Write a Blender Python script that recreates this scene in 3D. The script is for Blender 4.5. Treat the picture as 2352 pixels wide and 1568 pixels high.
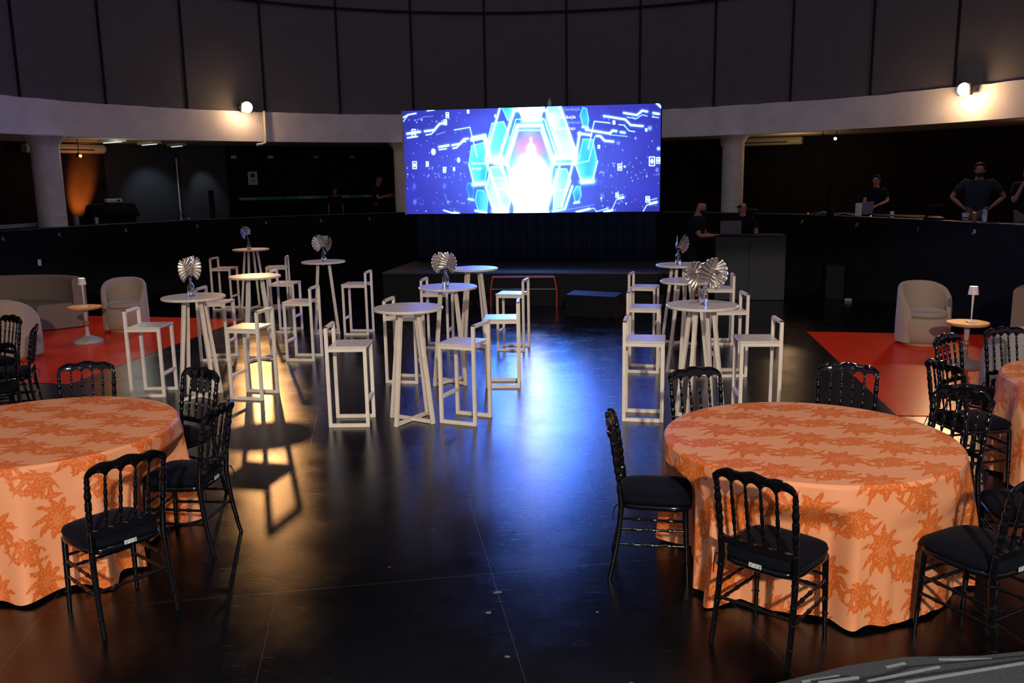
import bpy, bmesh, math, random
import numpy as np
from mathutils import Vector, Matrix
random.seed(7)
PI = math.pi
R = math.radians
S = bpy.context.scene
COL = S.collection
for o in list(bpy.data.objects):
    bpy.data.objects.remove(o)

# ------------------------------------------------------------------ camera
CAM_H, PITCH, ROLL, FPX = 2.248, R(10.518), R(0.953), 1989.2
cd = bpy.data.cameras.new('camera')
cam = bpy.data.objects.new('camera', cd)
COL.objects.link(cam)
cd.sensor_width = 36.0
cd.lens = 36.0 * FPX / 2352
cd.clip_start, cd.clip_end = 0.05, 200
fwd = Vector((0, math.cos(PITCH), -math.sin(PITCH)))
up = Vector((0, math.sin(PITCH), math.cos(PITCH)))
rt = Vector((1, 0, 0))
cx_ = rt * math.cos(ROLL) - up * math.sin(ROLL)
cy_ = rt * math.sin(ROLL) + up * math.cos(ROLL)
m = Matrix.Identity(4)
for i in range(3):
    m[i][0], m[i][1], m[i][2] = cx_[i], cy_[i], -fwd[i]
m[2][3] = CAM_H
cam.matrix_world = m
S.camera = cam

# ------------------------------------------------------------------ world, exposure, lights
w = bpy.data.worlds.new('world')
S.world = w
w.use_nodes = True
w.node_tree.nodes['Background'].inputs[0].default_value = (0.78, 0.72, 0.98, 1)
w.node_tree.nodes['Background'].inputs[1].default_value = 0.40
S.view_settings.view_transform = 'Standard'
S.view_settings.look = 'None'
S.view_settings.exposure = 0
S.view_settings.gamma = 1
S.view_settings.use_curve_mapping = False


def light(name, kind, loc, target, power, color, size=0.3, spot=None, blend=0.4):
    d = bpy.data.lights.new(name, kind)
    d.energy = power
    d.color = color
    if kind == 'AREA':
        d.shape = 'DISK'
        d.size = size
    else:
        d.shadow_soft_size = size
    if spot:
        d.spot_size = R(spot)
        d.spot_blend = blend
    o = bpy.data.objects.new(name, d)
    COL.objects.link(o)
    o.location = loc
    if target is not None:
        o.rotation_euler = (Vector(target) - Vector(loc)).to_track_quat('-Z', 'Y').to_euler()
    return o


light('house_light', 'SPOT', (0.6, -4.5, 4.6), (0, 8.5, 0.6), 3300, (1.0, 0.90, 0.79), 0.12, 72, 0.7)
light('added_table_fill', 'SPOT', (0.2, 3.7, 6.4), (0.0, 6.8, 0.7), 330, (1.0, 0.86, 0.74), 0.25, 110, 0.6)  # added fill, lifts the table tops and chairs from overhead
light('flood_light_beam', 'SPOT', (-6.05, 20.45, 3.97), (-1.8, 7.0, 0.0), 560, (1.0, 0.46, 0.15), 0.09, 95, 0.7)
light('flood_light_beam', 'SPOT', (8.85, 17.30, 3.80), (3.2, 7.5, 0.2), 210, (1.0, 0.52, 0.24), 0.09, 110, 0.7)
light('flood_back_spill', 'POINT', (8.80, 17.35, 3.72), None, 40, (1.0, 0.60, 0.30), 0.08)
light('flood_back_spill', 'POINT', (-6.02, 20.40, 3.90), None, 22, (1.0, 0.60, 0.30), 0.08)
light('wall_uplight', 'SPOT', (-10.12, 20.70, 0.80), (-10.42, 21.35, 2.15), 2300, (1.0, 0.20, 0.03), 0.05, 27, 0.9)
light('wall_downlight', 'SPOT', (-8.75, 21.9, 3.15), (-9.25, 22.75, 1.5), 30, (0.72, 0.82, 1.0), 0.05, 75, 0.8)
light('wall_downlight', 'SPOT', (-7.85, 22.8, 3.15), (-8.15, 23.55, 1.6), 22, (0.75, 0.84, 1.0), 0.05, 50, 0.8)
light('gallery_ceiling_light', 'POINT', (-8.6, 19.4, 2.95), None, 9, (0.95, 1.0, 0.85), 0.15)
light('gallery_warm_light', 'POINT', (10.8, 17.5, 2.95), None, 10, (1.0, 0.42, 0.16), 0.1)
light('gallery_warm_light', 'POINT', (7.2, 22.4, 2.7), None, 14, (1.0, 0.62, 0.30), 0.05)  # added beneath the right air conditioner to brighten it
light('orange_gallery_light', 'POINT', (-9.75, 20.6, 2.75), None, 5, (1.0, 0.30, 0.06), 0.06)


# ------------------------------------------------------------------ materials
def mat(name, col, rough=0.5, metal=0.0, noise=0.0, nscale=20, bump=0.0, spec=0.5, col2=None, coat=0, emis=None, estr=0, trans=0, sheen=0):
    mt = bpy.data.materials.new(name)
    mt.use_nodes = True
    nt = mt.node_tree
    b = nt.nodes['Principled BSDF']
    b.inputs['Base Color'].default_value = (*col, 1)
    b.inputs['Roughness'].default_value = rough
    b.inputs['Metallic'].default_value = metal
    b.inputs['Specular IOR Level'].default_value = spec
    if coat:
        b.inputs['Coat Weight'].default_value = coat
        b.inputs['Coat Roughness'].default_value = 0.08
    if sheen:
        b.inputs['Sheen Weight'].default_value = sheen
        b.inputs['Sheen Roughness'].default_value = 0.4
    if trans:
        b.inputs['Transmission Weight'].default_value = trans
    if emis:
        b.inputs['Emission Color'].default_value = (*emis, 1)
        b.inputs['Emission Strength'].default_value = estr
    if noise or bump or col2:
        tc = nt.nodes.new('ShaderNodeTexCoord')
        nz = nt.nodes.new('ShaderNodeTexNoise')
        nz.inputs['Scale'].default_value = nscale
        nz.inputs['Detail'].default_value = 5
        nt.links.new(tc.outputs['Object'], nz.inputs['Vector'])
        if noise or col2:
            mx = nt.nodes.new('ShaderNodeMix')
            mx.data_type = 'RGBA'
            c2 = col2 if col2 else tuple(max(0, c * (1 - noise)) for c in col)
            mx.inputs[6].default_value = (*col, 1)
            mx.inputs[7].default_value = (*c2, 1)
            rp = nt.nodes.new('ShaderNodeValToRGB')
            rp.color_ramp.elements[0].position = 0.42
            rp.color_ramp.elements[1].position = 0.62
            nt.links.new(nz.outputs['Fac'], rp.inputs['Fac'])
            nt.links.new(rp.outputs['Color'], mx.inputs[0])
            nt.links.new(mx.outputs[2], b.inputs['Base Color'])
        if bump:
            bp = nt.nodes.new('ShaderNodeBump')
            bp.inputs['Strength'].default_value = bump
            bp.inputs['Distance'].default_value = 0.004
            nt.links.new(nz.outputs['Fac'], bp.inputs['Height'])
            nt.links.new(bp.outputs['Normal'], b.inputs['Normal'])
    return mt


def emit_mat(name, col, s):
    mt = bpy.data.materials.new(name)
    mt.use_nodes = True
    nt = mt.node_tree
    nt.nodes.remove(nt.nodes['Principled BSDF'])
    e = nt.nodes.new('ShaderNodeEmission')
    e.inputs[0].default_value = (*col, 1)
    e.inputs[1].default_value = s
    nt.links.new(e.outputs[0], nt.nodes['Material Output'].inputs[0])
    return mt


def floor_material():
    mt = bpy.data.materials.new('black_painted_floor')
    mt.use_nodes = True
    nt = mt.node_tree
    N, L = nt.nodes.new, nt.links.new
    b = nt.nodes['Principled BSDF']
    tc = N('ShaderNodeTexCoord')
    mp = N('ShaderNodeMapping')
    mp.inputs['Rotation'].default_value = (0, 0, R(-9.0))
    mp.inputs['Location'].default_value = (0.62, 0.2, 0)
    L(tc.outputs['Object'], mp.inputs['Vector'])
    br = N('ShaderNodeTexBrick')
    br.offset = 0.0
    br.inputs['Scale'].default_value = 1.0
    br.inputs['Brick Width'].default_value = 1.22
    br.inputs['Row Height'].default_value = 2.44
    br.inputs['Mortar Size'].default_value = 0.0022
    br.inputs['Mortar Smooth'].default_value = 0.2
    br.inputs['Color1'].default_value = (0, 0, 0, 1)
    br.inputs['Color2'].default_value = (0, 0, 0, 1)
    br.inputs['Mortar'].default_value = (1, 1, 1, 1)
    L(mp.outputs['Vector'], br.inputs['Vector'])
    n1 = N('ShaderNodeTexNoise')
    n1.inputs['Scale'].default_value = 1.6
    n1.inputs['Detail'].default_value = 8
    n1.inputs['Roughness'].default_value = 0.65
    L(tc.outputs['Object'], n1.inputs['Vector'])
    n2 = N('ShaderNodeTexNoise')
    n2.inputs['Scale'].default_value = 55
    n2.inputs['Detail'].default_value = 6
    L(tc.outputs['Object'], n2.inputs['Vector'])
    # scratches : stretched noise
    mp2 = N('ShaderNodeMapping')
    mp2.inputs['Scale'].default_value = (2.2, 14, 1)
    mp2.inputs['Rotation'].default_value = (0, 0, R(28))
    L(tc.outputs['Object'], mp2.inputs['Vector'])
    n3 = N('ShaderNodeTexNoise')
    n3.inputs['Scale'].default_value = 2.2
    n3.inputs['Detail'].default_value = 9
    n3.inputs['Roughness'].default_value = 0.7
    L(mp2.outputs['Vector'], n3.inputs['Vector'])
    r3 = N('ShaderNodeValToRGB')
    r3.color_ramp.elements[0].position = 0.60
    r3.color_ramp.elements[1].position = 0.74
    L(n3.outputs['Fac'], r3.inputs['Fac'])
    # small chips of bare paint
    vo = N('ShaderNodeTexVoronoi')
    vo.inputs['Scale'].default_value = 2.6
    L(tc.outputs['Object'], vo.inputs['Vector'])
    nd = N('ShaderNodeMath'); nd.operation = 'MULTIPLY'; nd.inputs[1].default_value = 0.055
    L(n2.outputs['Fac'], nd.inputs[0])
    lt = N('ShaderNodeMath'); lt.operation = 'LESS_THAN'
    L(vo.outputs['Distance'], lt.inputs[0])
    L(nd.outputs[0], lt.inputs[1])
    c = N('ShaderNodeMix'); c.data_type = 'RGBA'
    c.inputs[6].default_value = (0.0022, 0.0022, 0.0027, 1)
    c.inputs[7].default_value = (0.006, 0.0055, 0.0052, 1)
    L(r3.outputs['Color'], c.inputs[0])
    c2 = N('ShaderNodeMix'); c2.data_type = 'RGBA'
    c2.inputs[7].default_value = (0.035, 0.032, 0.03, 1)
    L(br.outputs['Color'], c2.inputs[0])
    L(c.outputs[2], c2.inputs[6])
    c3 = N('ShaderNodeMix'); c3.data_type = 'RGBA'
    c3.inputs[7].default_value = (0.16, 0.14, 0.13, 1)
    L(lt.outputs[0], c3.inputs[0])
    L(c2.outputs[2], c3.inputs[6])
    rr = N('ShaderNodeMapRange')
    rr.inputs['From Min'].default_value = 0.3
    rr.inputs['From Max'].default_value = 0.7
    rr.inputs['To Min'].default_value = 0.23
    rr.inputs['To Max'].default_value = 0.29
    L(n1.outputs['Fac'], rr.inputs['Value'])
    ra = N('ShaderNodeMath'); ra.operation = 'MULTIPLY_ADD'
    ra.inputs[1].default_value = 0.10
    L(r3.outputs['Color'], ra.inputs[0])
    L(rr.outputs['Result'], ra.inputs[2])
    ad = N('ShaderNodeMath'); ad.operation = 'MULTIPLY_ADD'; ad.inputs[1].default_value = -1.5
    L(br.outputs['Color'], ad.inputs[0])
    L(n2.outputs['Fac'], ad.inputs[2])
    bp = N('ShaderNodeBump')
    bp.inputs['Strength'].default_value = 0.10
    bp.inputs['Distance'].default_value = 0.003
    L(ad.outputs[0], bp.inputs['Height'])
    gs = N('ShaderNodeBsdfAnisotropic')
    gs.distribution = 'BECKMANN'
    gs.inputs['Color'].default_value = (1, 1, 1, 1)
    rs = N('ShaderNodeMath'); rs.operation = 'MULTIPLY_ADD'
    rs.inputs[1].default_value = 1.0
    rs.inputs[2].default_value = 0.005
    L(ra.outputs[0], rs.inputs[0])
    L(rs.outputs[0], gs.inputs['Roughness'])
    L(bp.outputs['Normal'], gs.inputs['Normal'])
    b2 = N('ShaderNodeBsdfDiffuse')
    L(c3.outputs[2], b2.inputs['Color'])
    fr = N('ShaderNodeFresnel')
    fr.inputs['IOR'].default_value = 1.48
    L(bp.outputs['Normal'], fr.inputs['Normal'])
    mxs = N('ShaderNodeMixShader')
    L(fr.outputs[0], mxs.inputs[0])
    L(b2.outputs[0], mxs.inputs[1])
    L(gs.outputs[0], mxs.inputs[2])
    L(mxs.outputs[0], nt.nodes['Material Output'].inputs[0])
    nt.nodes.remove(b)
    return mt


def attr_mat(name, rough, emis=0.0, sheen=0.0, spec=0.3):
    mt = bpy.data.materials.new(name)
    mt.use_nodes = True
    nt = mt.node_tree
    b = nt.nodes['Principled BSDF']
    a = nt.nodes.new('ShaderNodeAttribute')
    a.attribute_name = 'Col'
    if emis:
        nt.nodes.remove(b)
        e = nt.nodes.new('ShaderNodeEmission')
        e.inputs[1].default_value = emis
        nt.links.new(a.outputs['Color'], e.inputs[0])
        nt.links.new(e.outputs[0], nt.nodes['Material Output'].inputs[0])
    else:
        b.inputs['Roughness'].default_value = rough
        b.inputs['Specular IOR Level'].default_value = spec
        b.inputs['Sheen Weight'].default_value = sheen
        b.inputs['Sheen Roughness'].default_value = 0.35
        b.inputs['Sheen Tint'].default_value = (1.0, 0.75, 0.55, 1)
        nt.links.new(a.outputs['Color'], b.inputs['Base Color'])
    return mt


M = {}
M['floor'] = floor_material()
M['drum'] = mat('charcoal_acoustic_cloth', (0.130, 0.122, 0.132), 0.95, nscale=2, noise=0.07, spec=0.1)
M['seam'] = mat('dark_seam_batten', (0.020, 0.016, 0.016), 0.9, spec=0.1)
M['plaster'] = mat('grey_painted_concrete', (0.80, 0.76, 0.78), 0.85, nscale=2.2, col2=(0.72, 0.68, 0.69), bump=0.25, spec=0.2)
M['column'] = mat('painted_column', (0.66, 0.63, 0.58), 0.6, nscale=5, noise=0.12, bump=0.1)
M['blackwall'] = mat('black_wall_paint', (0.006, 0.006, 0.0065), 0.75, nscale=4, noise=0.3, spec=0.12)
M['darkwall'] = mat('dark_gallery_wall', (0.016, 0.013, 0.011), 0.85, nscale=4, noise=0.2, spec=0.15, bump=0.3)
M['greywall'] = mat('grey_gallery_wall', (0.060, 0.064, 0.070), 0.9, nscale=30, noise=0.15, bump=0.4, spec=0.1)
M['navywall'] = mat('slate_gallery_wall', (0.050, 0.056, 0.066), 0.9, nscale=25, noise=0.2, bump=0.4, spec=0.1)
M['soffit'] = mat('cream_gallery_soffit', (0.50, 0.47, 0.36), 0.8, nscale=3, noise=0.1)
M['gfloor'] = mat('gallery_carpet', (0.02, 0.02, 0.02), 0.95)
M['cap'] = mat('worn_wall_cap', (0.09, 0.075, 0.06), 0.7, nscale=6, noise=0.8)
M['curtain'] = mat('black_curtain', (0.02, 0.03, 0.06), 0.95, spec=0.1)
M['stage'] = mat('black_stage_floor', (0.014, 0.015, 0.019), 0.5, nscale=8, noise=0.3)
M['white'] = mat('chipped_white_paint', (0.86, 0.745, 0.585), 0.42, nscale=9, noise=0.07, bump=0.08)
M['seat'] = mat('white_lacquered_board', (0.74, 0.65, 0.54), 0.27, nscale=11, noise=0.10, bump=0.10)
M['cap_black'] = mat('black_plastic_cap', (0.02, 0.02, 0.02), 0.5)
M['black'] = mat('glossy_black_resin', (0.003, 0.003, 0.0035), 0.13, spec=0.36)
M['cushion'] = mat('navy_black_cushion', (0.0042, 0.0046, 0.0078), 0.95, nscale=60, bump=0.3, sheen=0.02, spec=0.05)
M['tag'] = mat('silver_tag', (0.55, 0.58, 0.60), 0.35, nscale=120, col2=(0.2, 0.22, 0.22))
M['cream'] = mat('beige_boucle', (0.40, 0.30, 0.22), 0.95, nscale=160, noise=0.25, bump=0.6, sheen=0.25, spec=0.1)
M['cream_dark'] = mat('beige_boucle_dark', (0.23, 0.17, 0.13), 0.95, nscale=160, noise=0.25, bump=0.6, spec=0.1)  # the beige boucle in a darker tone, for the sofas
M['dgrey'] = mat('grey_boucle', (0.33, 0.30, 0.27), 0.95, nscale=160, noise=0.2, bump=0.6, spec=0.1)
M['plinth'] = mat('oak_plinth', (0.45, 0.24, 0.09), 0.5, nscale=9, noise=0.2)
M['tabwood'] = mat('varnished_oak', (0.62, 0.34, 0.13), 0.38, nscale=9, noise=0.25)
M['brownball'] = mat('bronze_ball', (0.32, 0.13, 0.05), 0.28, metal=0.3)
M['greige'] = mat('greige_lacquer', (0.46, 0.40, 0.33), 0.4, nscale=14, noise=0.2, bump=0.2)
M['lampwhite'] = mat('white_lamp_metal', (0.72, 0.62, 0.55), 0.45)
M['lampglow'] = emit_mat('lamp_glow', (1.0, 0.62, 0.32), 14)
M['redmat'] = mat('red_vinyl', (0.80, 0.030, 0.005), 0.26, nscale=2, noise=0.05, bump=0.03, spec=0.22)
M['silver'] = mat('silver_leaf', (0.72, 0.66, 0.58), 0.24, metal=0.95, nscale=24, bump=0.25)
M['glass'] = mat('clear_glass', (0.95, 0.97, 1.0), 0.02, trans=1.0)
M['water'] = mat('vase_water', (0.9, 0.93, 0.97), 0.02, trans=1.0)
M['flood'] = emit_mat('flood_lens', (1.0, 0.74, 0.42), 34)
M['bulb'] = emit_mat('small_spot_lens', (1.0, 0.80, 0.50), 14)
M['orangebulb'] = emit_mat('orange_lens', (1.0, 0.35, 0.08), 5)
M['tube'] = emit_mat('fluorescent_tube', (0.80, 0.92, 1.0), 0.9)
M['led'] = emit_mat('red_indicator', (1.0, 0.03, 0.03), 4)
M['ledw'] = emit_mat('white_indicator', (0.7, 0.8, 1.0), 2)
M['acwhite'] = mat('ivory_plastic', (0.62, 0.55, 0.42), 0.5)
M['slot'] = mat('dark_slot', (0.03, 0.025, 0.02), 0.8)
M['metal'] = mat('grey_metal', (0.35, 0.35, 0.36), 0.4, metal=0.8)
M['dmetal'] = mat('dark_metal', (0.03, 0.03, 0.03), 0.5, metal=0.3)
M['redmetal'] = mat('red_painted_steel', (0.55, 0.05, 0.04), 0.4)
M['palemetal'] = mat('worn_pink_steel', (0.50, 0.26, 0.28), 0.35)
M['desk'] = mat('charcoal_laminate', (0.022, 0.0225, 0.0235), 0.7)
M['laptop'] = mat('grey_laptop', (0.09, 0.08, 0.085), 0.5)
M['silverlap'] = mat('silver_laptop', (0.30, 0.28, 0.42), 0.4, metal=0.2)
M['dark'] = mat('dark_plastic', (0.004, 0.004, 0.0045), 0.7, spec=0.2)
M['paper'] = mat('white_paper', (0.70, 0.66, 0.60), 0.8)
M['ink'] = mat('printed_ink', (0.04, 0.04, 0.04), 0.8)
M['outlet'] = mat('white_socket', (0.62, 0.60, 0.62), 0.6)
M['flake'] = mat('dull_paint_flake', (0.11, 0.10, 0.10), 0.8)
M['hook'] = mat('grey_hook', (0.22, 0.22, 0.25), 0.5)
M['green'] = mat('green_banner_tape', (0.02, 0.42, 0.22), 0.6)
M['leafprint'] = mat('pale_leaf_print', (0.85, 0.85, 0.55), 0.7)
M['glitter'] = mat('glitter_board', (0.40, 0.40, 0.40), 0.5, nscale=90, col2=(0.16, 0.16, 0.16), bump=0.5)
M['skin'] = mat('skin', (0.42, 0.19, 0.12), 0.6)
M['skin2'] = mat('skin_tan', (0.36, 0.17, 0.10), 0.6)
M['hair'] = mat('dark_hair', (0.010, 0.008, 0.007), 0.8)
M['shirt'] = mat('black_shirt', (0.009, 0.010, 0.016), 0.95, spec=0.1)
M['gshirt'] = mat('grey_shirt', (0.032, 0.034, 0.046), 0.95, spec=0.1)
M['jeans'] = mat('dark_trousers', (0.012, 0.012, 0.016), 0.95, spec=0.1)
M['khaki'] = mat('khaki_trousers', (0.14, 0.12, 0.08), 0.95)
M['step'] = mat('grey_stair_carpet', (0.060, 0.068, 0.072), 0.95, nscale=140, noise=0.35, bump=0.5, spec=0.1)
M['stripe'] = mat('pale_stair_nosing', (0.22, 0.24, 0.235), 0.8, nscale=200, noise=0.3)
M['blue'] = mat('blue_plastic', (0.03, 0.12, 0.5), 0.5)
M['yellow'] = mat('yellow_plastic', (0.5, 0.35, 0.03), 0.5)
M['cyanmark'] = mat('blue_sticker', (0.02, 0.30, 0.50), 0.5)
M['cloth'] = attr_mat('orange_damask', 0.55, sheen=0.0, spec=0.3)
M['screen'] = attr_mat('led_screen', 0.5, emis=1.0)
M['text'] = emit_mat('screen_text', (0.75, 1.0, 1.0), 2.2)
M['textdim'] = emit_mat('screen_text_dim', (0.35, 0.65, 1.0), 1.0)


# ------------------------------------------------------------------ mesh helpers
class MB:
    def __init__(self):
        self.v, self.f = [], []

    def add(self, vs, fs, T=None):
        n = len(self.v)
        for p in vs:
            p = Vector(p)
            self.v.append(tuple(T @ p) if T is not None else tuple(p))
        self.f += [tuple(i + n for i in f) for f in fs]
        return self

    def box(self, x0, y0, z0, x1, y1, z1, T=None):
        vs = [(x0, y0, z0), (x1, y0, z0), (x1, y1, z0), (x0, y1, z0), (x0, y0, z1), (x1, y0, z1), (x1, y1, z1), (x0, y1, z1)]
        return self.add(vs, [(0, 3, 2, 1), (4, 5, 6, 7), (0, 1, 5, 4), (1, 2, 6, 5), (2, 3, 7, 6), (3, 0, 4, 7)], T)

    def bar(self, p0, p1, a, b, ref=(0, 0, 1)):
        """square bar p0->p1, section a (sideways) x b"""
        p0, p1 = Vector(p0), Vector(p1)
        d = (p1 - p0).normalized()
        r = Vector(ref)
        if abs(d.dot(r)) > 0.95:
            r = Vector((1, 0, 0))
        s = d.cross(r).normalized()
        t = s.cross(d).normalized()
        vs = []
        for p in (p0, p1):
            for i, j in ((-1, -1), (1, -1), (1, 1), (-1, 1)):
                vs.append(p + s * a / 2 * i + t * b / 2 * j)
        return self.add(vs, [(0, 3, 2, 1), (4, 5, 6, 7), (0, 1, 5, 4), (1, 2, 6, 5), (2, 3, 7, 6), (3, 0, 4, 7)])

    def tube(self, pts, rads, n=10, cap=True):
        pts = [Vector(p) for p in pts]
        if not hasattr(rads, '__len__'):
            rads = [rads] * len(pts)
        rings = []
        prev = None
        for i, p in enumerate(pts):
            d = (pts[min(i + 1, len(pts) - 1)] - pts[max(i - 1, 0)]).normalized()
            if prev is None:
                r = Vector((0, 0, 1)) if abs(d.z) < 0.9 else Vector((1, 0, 0))
                s = d.cross(r).normalized()
            else:
                s = (prev - d * prev.dot(d)).normalized()
            prev = s
            t = d.cross(s)
            rings.append([p + (s * math.cos(2 * PI * k / n) + t * math.sin(2 * PI * k / n)) * rads[i] for k in range(n)])
        vs = [q for r in rings for q in r]
        fs = []
        for i in range(len(rings) - 1):
            for k in range(n):
                a, b = i * n + k, i * n + (k + 1) % n
                fs.append((a, b, b + n, a + n))
        if cap:
            fs.append(tuple(range(n - 1, -1, -1)))
            fs.append(tuple(range((len(rings) - 1) * n, len(rings) * n)))
        return self.add(vs, fs)

    def lathe(self, prof, n=32, c=(0, 0, 0), T=None, a0=0, a1=2 * PI):
        """prof list of (r,z)"""
        full = abs(a1 - a0 - 2 * PI) < 1e-6
        cols = n if full else n + 1
        vs = []
        for r, z in prof:
            for k in range(cols):
                a = a0 + (a1 - a0) * k / n
                vs.append((c[0] + r * math.cos(a), c[1] + r * math.sin(a), c[2] + z))
        fs = []
        for i in range(len(prof) - 1):
            for k in range(n):
                a, b = i * cols + k, i * cols + (k + 1) % cols
                fs.append((a, b, b + cols, a + cols))
        if full:
            if prof[0][0] > 1e-6:
                fs.append(tuple(range(n - 1, -1, -1)))
            if prof[-1][0] > 1e-6:
                fs.append(tuple(range((len(prof) - 1) * n, len(prof) * n)))
        return self.add(vs, fs, T)

    def ball(self, c, r, n=14, sc=(1, 1, 1)):
        prof = [(max(1e-4, math.sin(PI * i / n)) * r, -math.cos(PI * i / n) * r) for i in range(n + 1)]
        T = Matrix.Translation(c) @ Matrix.Diagonal((*sc, 1))
        return self.lathe(prof, 2 * n, T=T)

    def prism(self, poly, z0, z1, T=None):
        n = len(poly)
        vs = [(x, y, z0) for x, y in poly] + [(x, y, z1) for x, y in poly]
        fs = [tuple(range(n - 1, -1, -1)), tuple(range(n, 2 * n))]
        fs += [(i, (i + 1) % n, n + (i + 1) % n, n + i) for i in range(n)]
        return self.add(vs, fs, T)

    def build(self, name, material, parent=None, smooth=None, bevel=0, seg=2):
        me = bpy.data.meshes.new(name)
        me.from_pydata(self.v, [], self.f)
        me.materials.append(material)
        bm = bmesh.new()
        bm.from_mesh(me)
        bmesh.ops.recalc_face_normals(bm, faces=bm.faces)
        if bevel:
            bmesh.ops.bevel(bm, geom=list(bm.edges), offset=bevel, segments=seg, affect='EDGES', clamp_overlap=True)
        bm.to_mesh(me)
        bm.free()
        if smooth:
            me.polygons.foreach_set('use_smooth', [True] * len(me.polygons))
            me.set_sharp_from_angle(angle=R(smooth))
        o = bpy.data.objects.new(name, me)
        COL.objects.link(o)
        o.parent = parent
        return o


def thing(name, label, cat, loc=(0, 0, 0), rz=0, group=None):
    o = bpy.data.objects.new(name, None)
    COL.objects.link(o)
    o.empty_display_size = 0.1
    o.location = loc
    o.rotation_euler = (0, 0, rz)
    return tag(o, label, cat, group)


def tag(o, label=None, cat=None, group=None, kind=None):
    if label: o['label'] = label
    if cat: o['category'] = cat
    if group: o['group'] = group
    if kind: o['kind'] = kind
    return o


def put(o, loc, rz=0):
    o.location = loc
    o.rotation_euler = (0, 0, rz)
    return o


KIDS = {}


def dup(root, loc, rz, label, group=None):
    def cp(o, par):
        c = o.copy()
        COL.objects.link(c)
        if par: c.parent = par
        for ch in list(o.children):
            cp(ch, c)
        return c
    r = cp(root, None)
    r.location = loc
    r.rotation_euler = (0, 0, rz)
    r['label'] = label
    if group: r['group'] = group
    return r


# ------------------------------------------------------------------ the room
CX, CY, RB = 0.2, 13.0, 10.0


def cyl(a, r, z=0):
    return (CX + r * math.cos(R(a)), CY + r * math.sin(R(a)), z)


def ring_wall(name, m_, r0, r1, z0, z1, a0, a1, n=120, label=None, bevel=0):
    mb = MB()
    full = abs(a1 - a0 - 360) < 1e-6
    cols = n if full else n + 1
    vs = []
    for k in range(cols):
        a = a0 + (a1 - a0) * k / n
        vs += [cyl(a, r0, z0), cyl(a, r1, z0), cyl(a, r1, z1), cyl(a, r0, z1)]
    fs = []
    for k in range(n):
        i, j = k * 4, ((k + 1) % cols) * 4
        for q in range(4):
            fs.append((i + q, j + q, j + (q + 1) % 4, i + (q + 1) % 4))
    if not full:
        fs += [(0, 1, 2, 3), (n * 4 + 3, n * 4 + 2, n * 4 + 1, n * 4)]
    mb.add(vs, fs)
    o = mb.build(name, m_, smooth=40)
    o['kind'] = 'structure'
    return o


fl = MB().add([(-22, -8, 0), (22, -8, 0), (22, 30, 0), (-22, 30, 0), (-22, -8, -.2), (22, -8, -.2), (22, 30, -.2), (-22, 30, -.2)],
              [(0, 1, 2, 3), (4, 7, 6, 5), (0, 4, 5, 1), (1, 5, 6, 2), (2, 6, 7, 3), (3, 7, 4, 0)]).build('floor', M['floor'])
fl['kind'] = 'structure'

# ring beam with a slightly ragged top edge
mb = MB()
n = 360
random.seed(3)
vs = []
jit = [0.0] * n
for k in range(n):
    jit[k] = (jit[k - 1] * 0.7 + random.uniform(-0.008, 0.008))
for k in range(n):
    a = 360 * k / n
    vs += [cyl(a, 10.0, 3.25), cyl(a, 10.35, 3.25), cyl(a, 10.35, 3.93), cyl(a, 10.0, 3.93 + jit[k])]
fs = []
for k in range(n):
    i, j = k * 4, ((k + 1) % n) * 4
    for q in range(4):
        fs.append((i + q, j + q, j + (q + 1) % 4, i + (q + 1) % 4))
beam = mb.add(vs, fs).build('ring_beam', M['plaster'], smooth=40)
beam['kind'] = 'structure'
# drum above
drum = ring_wall('wall_drum', M['drum'], 10.12, 10.3, 3.9, 15.0, 0, 360, 240)
sm = MB()
for k in range(34):
    a = 94.4 + 10.55 * k
    p0 = Vector(cyl(a, 10.12, 3.92)); p1 = Vector(cyl(a, 10.12, 14.9))
    d = Vector((-math.sin(R(a)), math.cos(R(a)), 0))
    o_ = Vector((math.cos(R(a)), math.sin(R(a)), 0))
    sm.add([p0 - d * .022, p0 + d * .022, p1 + d * .022, p1 - d * .022,
            p0 - d * .022 - o_ * .03, p0 + d * .022 - o_ * .03, p1 + d * .022 - o_ * .03, p1 - d * .022 - o_ * .03],
           [(0, 1, 2, 3), (4, 7, 6, 5), (0, 4, 5, 1), (1, 5, 6, 2), (2, 6, 7, 3), (3, 7, 4, 0)])
sm_o = sm.build('trim_1', M['seam'])
sm_o['kind'] = 'structure'
ring_wall('trim_2', M['seam'], 10.085, 10.13, 6.40, 6.45, 0, 360, 240)

# parapet wall around the floor
left_path = [cyl(a, 9.86)[:2] for a in np.linspace(200, 84, 60)]
right_path = [(2.4, 21.0), (3.76, 19.45), (5.0, 18.3), (5.83, 17.24), (6.28, 16.1), (6.81, 14.82), (7.09, 13.8), (7.35, 12.95), (7.6, 12.1), (7.95, 10.4), (8.1, 8.0), (8.1, 3.0)]


def path_wall(name, m_, path, th, z0, z1):
    vs = []
    P = [Vector((x, y)) for x, y in path]
    for i, p in enumerate(P):
        d = (P[min(i + 1, len(P) - 1)] - P[max(i - 1, 0)]).normalized()
        nrm = Vector((-d.y, d.x))
        q = p + nrm * th
        vs += [(p.x, p.y, z0), (q.x, q.y, z0), (q.x, q.y, z1), (p.x, p.y, z1)]
    fs = []
    for k in range(len(P) - 1):
        i, j = k * 4, k * 4 + 4
        for q in range(4):
            fs.append((i + q, j + q, j + (q + 1) % 4, i + (q + 1) % 4))
    e = (len(P) - 1) * 4
    fs += [(0, 1, 2, 3), (e + 3, e + 2, e + 1, e)]
    o = MB().add(vs, fs).build(name, m_)
    o['kind'] = 'structure'
    return o


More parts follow.
